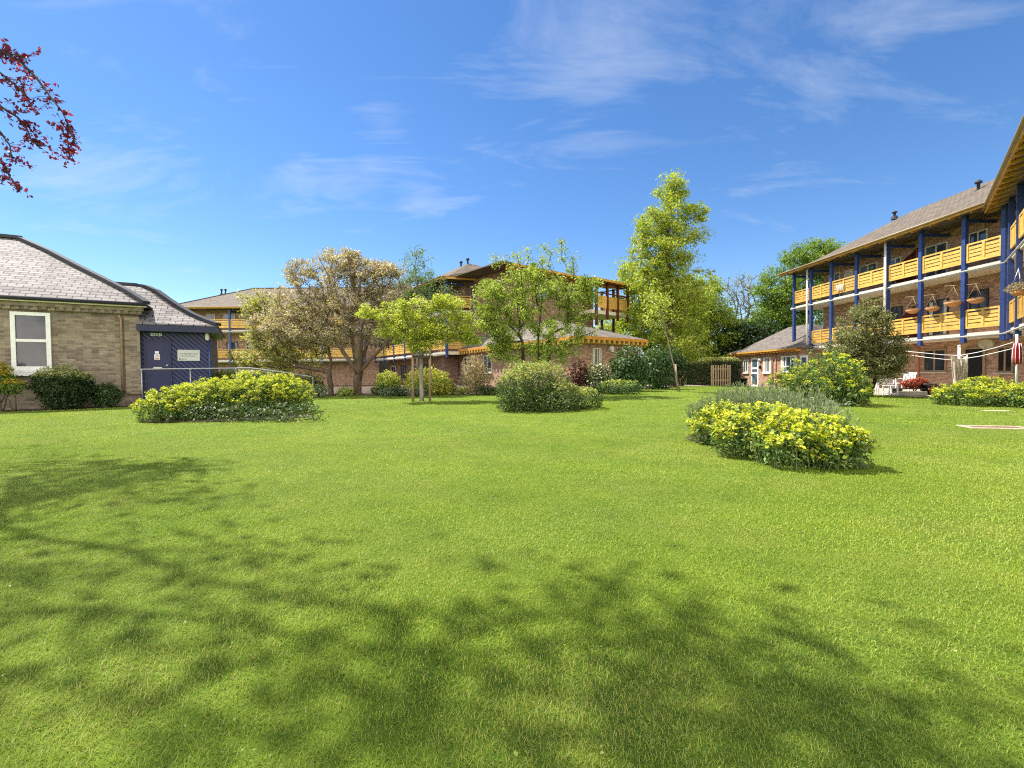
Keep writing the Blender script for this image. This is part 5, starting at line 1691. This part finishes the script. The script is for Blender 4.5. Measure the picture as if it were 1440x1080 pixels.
# ------------------------------------------------------------------ fences and small things
def picket(name, label, cat, fr, L, h, n, mat, root_z=0.0, gaps=.5):
    t = thing(name, label, cat, fr.p(L / 2, 0, root_z))
    mb = MB()
    for i in range(n):
        u = L * i / (n - 1); w = L / n * gaps
        hh = h * (.94 + .09 * random.random())
        mb.box(fr.p(u - w / 2, 0, root_z), fr.u * w, fr.n * .025, np.array([0, 0, hh]))
    mb.build("pales", M[mat], t)
    mb = MB()
    for z in (h * .25, h * .78): fr.box(mb, -.05, L + .05, -.05, -.003, root_z + z, root_z + z + .07)
    mb.build("rails", M[mat], t)
    for u in (-.05, L + .05):
        mb = MB(); fr.box(mb, u - .05, u + .05, -.12, -.052, root_z - .1, root_z + h * .98); mb.build("post", M[mat], t)
    return t


pa, pb = G(1003, 543), G(1026.5, 543)
pf = Frame((pa[0], pa[1], pa[2]), (pb - pa)[:2])
picket("picket_panel", "short pale wooden picket panel in front of the clipped hedge", "fence", pf, float(np.linalg.norm((pb - pa)[:2])), D(1003, 513, pa[1])[2] - pa[2], 8, 'fencewood')
pa, pb = G(926, 546), G(950, 544.5)
pf = Frame((pa[0], pa[1], pa[2]), (pb - pa)[:2])
picket("dark_fence", "low dark slatted fence in the shade left of the leaning sapling", "fence", pf, float(np.linalg.norm((pb - pa)[:2])), D(930, 520, pa[1])[2] - pa[2], 12, 'darkwood')
pa, pb = G(955, 543), G(964, 542)
pf = Frame((pa[0], pa[1], pa[2]), (pb - pa)[:2]); L = float(np.linalg.norm((pb - pa)[:2])); h = D(958, 521, pa[1])[2] - pa[2]
t = thing("garden_gate", "small wooden braced gate between the sapling and the square hedge", "gate", pf.p(L / 2, 0, 0))
mb = MB()
for z in (.1, h - .1): pf.box(mb, 0, L, 0, .04, z, z + .1)
for u in (0, L - .1): pf.box(mb, u, u + .1, .042, .075, .02, h)
mb.bar(pf.p(.05, .02, .15), pf.p(L - .05, .02, h - .05), .04, .08); mb.build("gate_frame", M['fencewood'], t)
mb = MB()
for i in range(6): pf.box(mb, .1 + (L - .2) * i / 6, .1 + (L - .2) * (i + .75) / 6, -.03, -.004, .05, h - .03)
mb.build("boards", M['wood'], t)

# drain cover in the lawn
a, b, c, d = G(1353, 600), G(1405, 597), G(1440, 602), G(1368, 607)
mid_ = G(1399, 601.5)
dc = thing("drain_cover", "rusty rectangular drain cover in a pale stone frame set in the lawn", "drain cover", [mid_[0], mid_[1], 0])
CF = Frame((mid_[0], mid_[1], 0), (c - a)[:2]); L_, W_ = .92, .46
mb = MB()
CF.box(mb, -L_ / 2, L_ / 2, W_ / 2 - .07, W_ / 2, -.05, .022); CF.box(mb, -L_ / 2, L_ / 2, -W_ / 2, -W_ / 2 + .07, -.05, .022)
CF.box(mb, -L_ / 2, -L_ / 2 + .07, -W_ / 2 + .07, W_ / 2 - .07, -.05, .022); CF.box(mb, L_ / 2 - .07, L_ / 2, -W_ / 2 + .07, W_ / 2 - .07, -.05, .022)
mb.build("stone_frame", M['stone'], dc, bevel=.01)
mb = MB(); CF.box(mb, -L_ / 2 + .075, L_ / 2 - .075, -W_ / 2 + .075, W_ / 2 - .075, -.05, .016)
for i in range(9): CF.box(mb, -L_ / 2 + .12 + i * .092, -L_ / 2 + .165 + i * .092, -W_ / 2 + .11, W_ / 2 - .11, .016, .021)
mb.build("plate", M['rustplate'], dc)
BARE.append([tuple(CF.p(u, d_, 0)[:2]) for u, d_ in ((-L_ / 2, -W_ / 2), (L_ / 2, -W_ / 2), (L_ / 2, W_ / 2), (-L_ / 2, W_ / 2))])
a = G(1402, 577.5)
sl = thing("stone_slab", "thin pale stone slab lying on the lawn in front of the right hand yellow shrubs", "slab", a)
mb = MB(); mb.box([a[0] - .38, a[1] - .1, -.03], [.62, -.05, 0], [.03, .24, 0], [0, 0, .06]); mb.build("slab", M['stone'], sl, bevel=.012)
BARE.append([(a[0] - .38, a[1] - .1), (a[0] + .37, a[1] - .16), (a[0] + .4, a[1] + .12), (a[0] - .35, a[1] + .18)])

# hanging baskets on the lower gallery
ROP = M['steel']
def basket(px, py, d, r, label, plant=True):
    u, z = RWF.uz(px, py, d)
    c = RWF.p(u, d, z)
    t = thing("hanging_basket", label, "hanging basket", c, "coir hanging baskets along the first floor gallery")
    mb = MB(); mb.lathe(c, [(0, -r * .62), (r * .45, -r * .55), (r * .8, -r * .3), (r, 0), (r * .93, 0), (r * .7, -r * .2), (0, -r * .3)], 16); mb.build("bowl", M['coir'], t)
    mb = MB(); top = c + [0, 0, r * 2.1]
    for k in range(3):
        a_ = 2.1 * k + .4; mb.tube([c + [r * math.cos(a_), r * math.sin(a_), 0], top], .006, 4)
    mb.tube([top, top + [0, 0, .06]], .02, 5); mb.build("chain", M['fencewood'], t)
    mb = MB(); e = RWF.p(u + .02, -.0, z + r * 2.3)
    mb.tube([RWF.p(u + .62, -.0, z + r * 2.5), e, top + [0, 0, .05]], .009, 5); mb.build("bracket", M['fencewood'], t)
    n = 160
    dd = unit(rng.normal(0, 1, (n, 3))) * [r * .75, r * .75, .07] + [0, 0, .02]
    foliage("dry_plant", c + dd, .05, 'dry', M['leaf'], t)
basket(1284, 436, .18, .31, "leftmost coir hanging basket, beside the maroon screen")
basket(1311.5, 433, .18, .29, "second coir hanging basket, low over the rail left of the wide one")
basket(1341, 425, .18, .35, "third coir hanging basket, widest, hung higher before the first floor window")
basket(1372.5, 421, .18, .31, "coir hanging basket nearest the corner post of the gallery")
c = R2.p(1.3, .25, 0); u, z = R2.uz(1432, 404, .25)
c = R2.p(u, .25, z)
t = thing("hanging_basket", "dried shaggy plant basket on the angled end bay at the right edge", "hanging basket", c)
mb = MB(); mb.lathe(c - [0, 0, .15], [(0, -.16), (.14, -.12), (.22, 0), (.2, .0), (0, -.08)], 14); mb.build("bowl", M['coir'], t)
n = 700; dd = unit(rng.normal(0, 1, (n, 3))) * (rng.random((n, 1)) ** .4) * [.34, .34, .2]; dd[:, 2] -= np.abs(dd[:, 0]) * .2
foliage("dry_plant", c + dd, .09, 'dry', M['leaf'], t, aspect=.25)
mb = MB()
for k in range(3): mb.tube([c + [.2 * math.cos(k * 2.1), .2 * math.sin(k * 2.1), -.15], c + [0, 0, .65]], .01, 4)
mb.build("chain", M['steel'], t)

# washing line: white post, two cords running to the evergreen and to the parasol pole
Yw = 17.6
pb_ = D(1349, 545, Yw); pt_ = D(1349, 487, Yw)
wl_ = thing("washing_line", "white washing line post with cords stretched across the terrace", "washing line", [pb_[0], pb_[1], 0])
mb = MB(); mb.tube([[pb_[0], pb_[1], -.1], [pt_[0], pt_[1], pt_[2]]], .045, 10); mb.lathe(pt_, [(.045, -.02), (.06, 0), (.04, .05), (0, .06)], 10); mb.build("post", M['white'], wl_)
mb = MB(); mb.tube([D(1341, 501, Yw + .25), D(1349, 500, Yw), D(1358, 502, Yw - .25)], .02, 6); mb.build("arm", M['steel'], wl_)
mb = MB()
for pts in (((1274, 494, 18.9), (1300, 496.5, 18.4), (1325, 499, 17.9), (1349, 500, Yw), (1375, 495.5, 17.0), (1400, 489, 16.4), (1426, 481, 15.9)),
            ((1281, 499.5, 18.6), (1305, 503, 18.1), (1330, 505.5, 17.6), (1352, 505, Yw - .3), (1378, 501, 16.7), (1402, 495.5, 16.1), (1427, 489.5, 15.6))):
    mb.tube([D(*p) for p in pts], .013, 5)
mb.build("cord", M['white'], wl_)

# towel over the line
x0, x1, yt, yb = 1337, 1361, 498, 541
nu, nv = 30, 24; V = []
for side in (0, 1):
    for j in range(nv + 1):
        for i in range(nu + 1):
            f = i / nu; g_ = j / nv
            wdt = 1 - .12 * g_ + .02 * math.sin(g_ * 5)
            x = x0 + (x1 - x0) * (.5 + (f - .5) * wdt) + 1.5 * g_
            sag = 7 * (1 - (2 * f - 1) ** 2) * (1 - g_) * .9
            y = yt + (yb - yt) * g_ * (.95 + .06 * math.sin(f * 7)) + sag
            dep = .12 * math.sin(f * 17 + 2.2 * g_) * (.3 + g_) + .08 * math.sin(f * 29 - 3 * g_ + 1) * g_ + .05 * math.sin(9 * g_ + 8 * abs(f - .5)) * (1 - g_)
            V.append(D(x, y, Yw - .35 + dep + .035 * side))
F = []
m_ = (nu + 1) * (nv + 1)
for s_ in (0, 1):
    for j in range(nv):
        for i in range(nu):
            a = s_ * m_ + j * (nu + 1) + i; F.append((a, a + 1, a + nu + 2, a + nu + 1))
for i in range(nu): F.append((i, m_ + i, m_ + i + 1, i + 1))
tw = mesh_np("towel", V, np.array(F), M['towel'], smooth=True, cols=np.full((len(F), 3), (.74, .68, .58)))
tag(tw, "cream towel hanging in folds on the washing line", "towel")

# folded parasol at the right edge
Yp_ = 15.2
pz = D(1430, 530, Yp_)
par_ = thing("parasol", "closed red and white edged parasol on a white pole at the right edge", "parasol", [pz[0], pz[1], 0])
mb = MB(); mb.tube([[pz[0], pz[1], 0], D(1430, 470, Yp_)], .035, 8); mb.build("pole", M['white'], par_)
def yz(y): return D(1430, y, Yp_)[2]
mb = MB(); n = 12
prof = [(.04, yz(481)), (.07, yz(483)), (.10, yz(490)), (.115, yz(502)), (.11, yz(511)), (.07, yz(512)), (.03, yz(511.5))]
i0 = len(mb.v)
for r_, z in prof:
    for j in range(24):
        a_ = 2 * math.pi * j / 24; rr_ = r_ * (1 if j % 3 else .68)
        mb.v.append((pz[0] + rr_ * math.cos(a_), pz[1] + rr_ * math.sin(a_), z))
for k in range(len(prof) - 1):
    for j in range(24):
        a_ = k * 24 + j; b_ = k * 24 + (j + 1) % 24
        mb.f.append((a_, b_, b_ + 24, a_ + 24)); mb.smooth.append(True)
mb.build("canopy", M['red'], par_)
mb = MB()
for j in range(24):
    if j % 3 == 1:
        a_ = 2 * math.pi * (j + .5) / 24
        mb.tube([(pz[0] + (r_ + .012) * math.cos(a_), pz[1] + (r_ + .012) * math.sin(a_), z) for r_, z in prof[1:5]], .012, 4)
mb.build("fringe", M['white'], par_)

# terrace clutter
def chair(px, py, Yd, rot, label):
    g = D(px, py, Yd); z = float(terrain(g[0], g[1])) + .02
    t = thing("garden_chair", label, "chair", [g[0], g[1], z], "white plastic garden chairs")
    f = Frame((g[0], g[1], z), (math.cos(rot), math.sin(rot)))
    mb = MB(); f.box(mb, -.26, .26, -.24, .24, .41, .445); mb.build("seat", M['plastic'], t, bevel=.01)
    mb = MB()
    for i in range(5): mb.bar(f.p(-.2 + i * .1, -.24, .45), f.p(-.2 + i * .1, -.36, .86), .065, .018, up=f.n)
    mb.bar(f.p(-.27, -.365, .88), f.p(.27, -.365, .88), .03, .09); mb.build("backrest", M['plastic'], t)
    for a_, b_ in ((-.24, .22), (.24, .22), (-.24, -.24), (.24, -.24)):
        mb = MB(); mb.bar(f.p(a_, b_, .41), f.p(a_ * 1.12, b_ * 1.15, 0), .045); mb.build("leg", M['plastic'], t)
    for a_ in (-.28, .28):
        mb = MB(); mb.bar(f.p(a_, -.3, .64), f.p(a_, .22, .64), .05, .03); mb.bar(f.p(a_, .2, .62), f.p(a_, .2, .43), .04); mb.build("armrest", M['plastic'], t)
    return t


chair(1244, 550, 19.6, 2.3, "white plastic garden chair partly behind the evergreen trunks")
chair(1273, 548, 20.6, -1.2, "white plastic garden chair behind the red leaved plant")
g = D(1252, 553, 18.4); z = .02
t = thing("side_table", "small white two tier plastic table beside the evergreen trunks", "table", [g[0], g[1], z])
mb = MB(); mb.box([g[0] - .2, g[1] - .18, .40], [.4, 0, 0], [0, .36, 0], [0, 0, .03]); mb.build("table_top", M['plastic'], t, bevel=.008)
mb = MB(); mb.box([g[0] - .2, g[1] - .18, .08], [.4, 0, 0], [0, .36, 0], [0, 0, .025]); mb.build("shelf", M['plastic'], t)
for a_ in (-.17, .17):
    for b_ in (-.15, .15):
        mb = MB(); mb.bar([g[0] + a_, g[1] + b_, z - .02], [g[0] + a_, g[1] + b_, .40], .035); mb.build("leg", M['plastic'], t)
# low wooden bench-table with planters
g = D(1282, 552, 18.6)
t = thing("planter_bench", "dark low wooden planter bench carrying the red leaved plant", "bench", [g[0], g[1], .02])
mb = MB()
for i in range(4): mb.box([g[0] - .72, g[1] - .22 + i * .115, .26], [1.44, 0, 0], [0, .10, 0], [0, 0, .04])
mb.build("bench_top", M['darkwood'], t)
for a_ in (-.62, .62):
    mb = MB(); mb.box([g[0] + a_ - .04, g[1] - .2, .0], [.08, 0, 0], [0, .4, 0], [0, 0, .258]); mb.build("leg", M['darkwood'], t)
rg = np.array([g[0] + .05, g[1], .30])
make_shrub("red_leaved_plant", "russet red leaved plant on the dark planter bench", rg, [(rg + [0, 0, .20], np.array([.52, .24, .20]), 1), (rg + [.3, 0, .25], np.array([.3, .2, .2]), .5)], 1700, .07, 'redleaf', stems=3)
g = D(1283, 556, 17.9)
t = thing("stone_trough", "grey stone trough on the grass in front of the planter bench", "trough", [g[0], g[1], 0])
mb = MB(); mb.box([g[0] - .42, g[1] - .15, -.02], [.84, 0, 0], [0, .3, 0], [0, 0, .05]); mb.box([g[0] - .45, g[1] - .18, .03], [.9, 0, 0], [0, .05, 0], [0, 0, .17]); mb.box([g[0] - .45, g[1] + .13, .03], [.9, 0, 0], [0, .05, 0], [0, 0, .17])
mb.box([g[0] - .45, g[1] - .13, .03], [.05, 0, 0], [0, .26, 0], [0, 0, .168]); mb.box([g[0] + .40, g[1] - .13, .03], [.05, 0, 0], [0, .26, 0], [0, 0, .168]); mb.build("trough_body", M['concrete'], t, bevel=.012)
mb = MB(); mb.box([g[0] - .398, g[1] - .128, .04], [.796, 0, 0], [0, .256, 0], [0, 0, .12]); mb.build("soil_fill", M['soil'], t)


def pot(px, py, Yd, r, h, mat, name, label, pal=None, n=300, hh=.25, cat="flower pot", leaf=.06):
    g = D(px, py, Yd); z = float(terrain(g[0], g[1])) + .01
    t = thing(name, label, cat, [g[0], g[1], z])
    mb = MB(); c_ = np.array([g[0], g[1], z])
    mb.lathe(c_, [(0, 0), (r * .68, 0), (r * .92, h * .82), (r * 1.05, h * .83), (r * 1.05, h), (r * .9, h), (r * .86, h * .86), (0, h * .84)], 18); mb.build("pot_body", M[mat], t)
    if pal:
        dd = unit(rng.normal(0, 1, (n, 3))) * (rng.random((n, 1)) ** .4) * [r * 1.15, r * 1.15, hh / 2]
        foliage("plant", c_ + [0, 0, h + hh * .45] + dd, leaf, pal, M['leaf'], t)
    return t


pot(1306, 553, 18.5, .34, .48, 'dark', "black_tub", "large black tub between the red leaved plant and the terracotta pot")
pot(1316, 557, 17.6, .22, .30, 'terracotta', "terracotta_pot", "terracotta pot with dark purple plant left of the yellow shrubs", 'burg', 260, .2)
pot(1323, 555, 17.9, .15, .22, 'terracotta', "flower_pot", "small pot of pale yellow flowers beside the yellow shrubs", [(.65, .55, .12), (.7, .62, .3), (.2, .28, .06)], 260, .3)
pot(1046, 548.5, 33.0, .26, .55, 'dark', "black_bin", "black tub beside the white bungalow door", cat="tub")
# table and pots by the bungalow wall
g = D(1096, 548, 29.8); z = float(terrain(g[0], g[1])) + .01
t = thing("garden_table", "small weathered wooden table against the bungalow wall with a pot on it", "table", [g[0], g[1], z])
mb = MB(); mb.box([g[0] - .38, g[1] - .3, z + .66], [.76, 0, 0], [0, .6, 0], [0, 0, .04]); mb.build("table_top", M['wood'], t)
for a_ in (-.32, .32):
    for b_ in (-.24, .24):
        mb = MB(); mb.bar([g[0] + a_, g[1] + b_, z], [g[0] + a_ * .9, g[1] + b_, z + .66], .06); mb.build("leg", M['wood'], t)
t2 = thing("terracotta_pot", "terracotta pot standing on the wooden table by the bungalow", "flower pot", [g[0] - .05, g[1], z + .70])
mb = MB(); mb.lathe([g[0] - .05, g[1], z + .702], [(0, 0), (.11, 0), (.15, .2), (.17, .2), (.17, .26), (.14, .26), (.13, .2), (0, .19)], 14); mb.build("pot_body", M['terracotta'], t2)

def laundry(fr, px0, py0, px1, py1, d, label, cols):
    u0, z1 = fr.uz(px0, py0, d); u1, z0 = fr.uz(px1, py1, d)
    t = thing("laundry", label, "laundry", fr.p(u0, d, z0)); nu, nv = 14, 8
    V = [fr.p(u0 + (u1 - u0) * i / nu, d + .04 * math.sin(i * 1.3 + .4 * j) * (.3 + j / nv), z1 + (z0 - z1) * j / nv * (1 + .06 * math.sin(i * .9))) for j in range(nv + 1) for i in range(nu + 1)]
    F = np.array([(j * (nu + 1) + i, j * (nu + 1) + i + 1, (j + 1) * (nu + 1) + i + 1, (j + 1) * (nu + 1) + i) for j in range(nv) for i in range(nu)])
    cc = np.array([cols[(i // 3 + j // 3) % len(cols)] for j in range(nv) for i in range(nu)])
    mesh_np("cloth", V, F, M['towel'], t, cc, smooth=True)


laundry(FF, 296, 479, 305, 492, .06, "blue and white laundry hung on the distant gallery beside the annex corner", [(.62, .66, .72), (.12, .22, .5)])
laundry(FF, 297.5, 496, 306, 508, .06, "pale sheet hung over the first floor rail beside the annex corner", [(.5, .5, .55)])
laundry(RWF, 1176, 401, 1186, 407, .10, "small white cloth draped over the upper gallery rail of the right wing", [(.8, .78, .76)])

build_grass()

# ------------------------------------------------------------------ sun, sky, view
el = math.asin(SUN[2]); az = math.atan2(SUN[0], SUN[1])
sd = bpy.data.lights.new("sun", 'SUN'); sd.energy = 4.6; sd.angle = R(.53); sd.color = (1.0, .945, .86)
so = bpy.data.objects.new("sun", sd); COL.objects.link(so)
so.rotation_euler = Vector([float(c) for c in -SUN]).to_track_quat('-Z', 'Y').to_euler(); so.location = (-20, 10, 40)

world = bpy.data.worlds.new("World"); scene.world = world; world.use_nodes = True
nt = world.node_tree; nt.nodes.clear()
out = nt.nodes.new("ShaderNodeOutputWorld"); bg = nt.nodes.new("ShaderNodeBackground"); bg.inputs[1].default_value = .075
sky = nt.nodes.new("ShaderNodeTexSky"); sky.sky_type = 'NISHITA'; sky.sun_disc = False
sky.sun_elevation = el; sky.sun_rotation = az % (2 * math.pi)
sky.air_density = 1.0; sky.dust_density = .1; sky.ozone_density = 3.0; sky.altitude = 60
hsv = nt.nodes.new("ShaderNodeHueSaturation"); hsv.inputs["Saturation"].default_value = 1.2; hsv.inputs["Value"].default_value = 1.18
nt.links.new(sky.outputs[0], hsv.inputs["Color"])
tc = nt.nodes.new("ShaderNodeTexCoord")
sep = nt.nodes.new("ShaderNodeSeparateXYZ"); nt.links.new(tc.outputs["Generated"], sep.inputs[0])
def mth(op, a, b=None, c=None):
    n = nt.nodes.new("ShaderNodeMath"); n.operation = op
    for i, v in enumerate((a, b, c)):
        if v is None: continue
        if hasattr(v, "is_output"): nt.links.new(v, n.inputs[i])
        else: n.inputs[i].default_value = v
    return n.outputs[0]
zc = mth('ADD', mth('MAXIMUM', sep.outputs[2], 0.0), .18)
cx, cy = mth('DIVIDE', sep.outputs[0], zc), mth('DIVIDE', sep.outputs[1], zc)
cv = nt.nodes.new("ShaderNodeCombineXYZ"); nt.links.new(cx, cv.inputs[0]); nt.links.new(cy, cv.inputs[1])
mp = nt.nodes.new("ShaderNodeMapping"); mp.inputs["Location"].default_value = (3.7, 1.9, 0); mp.inputs["Rotation"].default_value = (0, 0, R(-38)); mp.inputs["Scale"].default_value = (.55, 1.5, 1)
nt.links.new(cv.outputs[0], mp.inputs[0])
n1 = noise(nt, mp.outputs[0], 2.6, 14, .66, .55)
# where the cirrus lies: broad patches by direction
acc = None
for (px, py, size, amt) in ((850, 70, .26, 1.0), (1050, 30, .18, .6), (700, 110, .18, .5), (540, 172, .10, .6), (480, 275, .11, .55), (430, 255, .08, .6), (520, 230, .06, .5), (210, 320, .08, .45), (100, 260, .14, .5), (1130, 120, .2, .45), (1260, 20, .15, .6), (260, 380, .12, .35), (730, 180, .1, .4), (250, 60, .35, .35), (590, 280, .08, .45)):
    d = ray(px, py); d = d / np.linalg.norm(d)
    vm = nt.nodes.new("ShaderNodeVectorMath"); vm.operation = 'DISTANCE'; nt.links.new(tc.outputs["Generated"], vm.inputs[0]); vm.inputs[1].default_value = d
    g = mth('MULTIPLY', mth('MAXIMUM', mth('SUBTRACT', 1.0, mth('DIVIDE', vm.outputs[1], size * 1.25)), 0.0), amt)
    acc = g if acc is None else mth('MAXIMUM', acc, g)
th = mth('SUBTRACT', .60, mth('MULTIPLY', acc, .30))
den = mth('MINIMUM', mth('MAXIMUM', mth('MULTIPLY', mth('SUBTRACT', n1, th), 1.25), 0.0), .48)
mx = nt.nodes.new("ShaderNodeMix"); mx.data_type = 'RGBA'
tint = mix(nt, hsv.outputs[0], (.93, .93, 1.0), 1.0, 'MULTIPLY')
nt.links.new(den, mx.inputs[0]); nt.links.new(tint, mx.inputs[6]); mx.inputs[7].default_value = (5.6, 6.0, 6.6, 1)
# unseen bright cumulus, added behind the viewer to fill the shade
n2 = noise(nt, cv.outputs[0], 1.1, 8, .58, .3)
bk = mth('MINIMUM', mth('MAXIMUM', mth('MULTIPLY', mth('SUBTRACT', mth('MULTIPLY', sep.outputs[1], -1.0), .12), 3.0), 0.0), 1.0)
fill_cum = mth('MULTIPLY', bk, mth('MINIMUM', mth('MAXIMUM', mth('MULTIPLY', mth('SUBTRACT', n2, .40), 9.0), 0.0), 1.0))
m2 = nt.nodes.new("ShaderNodeMix"); m2.data_type = 'RGBA'
nt.links.new(fill_cum, m2.inputs[0]); nt.links.new(mx.outputs[2], m2.inputs[6]); m2.inputs[7].default_value = (20.0, 19.0, 17.2, 1)
nt.links.new(m2.outputs[2], bg.inputs[0]); nt.links.new(bg.outputs[0], out.inputs[0])

vs = scene.view_settings; scene.display_settings.display_device = 'sRGB'
vs.view_transform = 'Standard'; vs.look = 'None'; vs.gamma = 1; vs.exposure = 1.1
scene.cycles.use_denoising = False
scene.cycles.filter_width = 1.15
scene.cycles.max_bounces = 6; scene.cycles.diffuse_bounces = 3; scene.cycles.transmission_bounces = 3
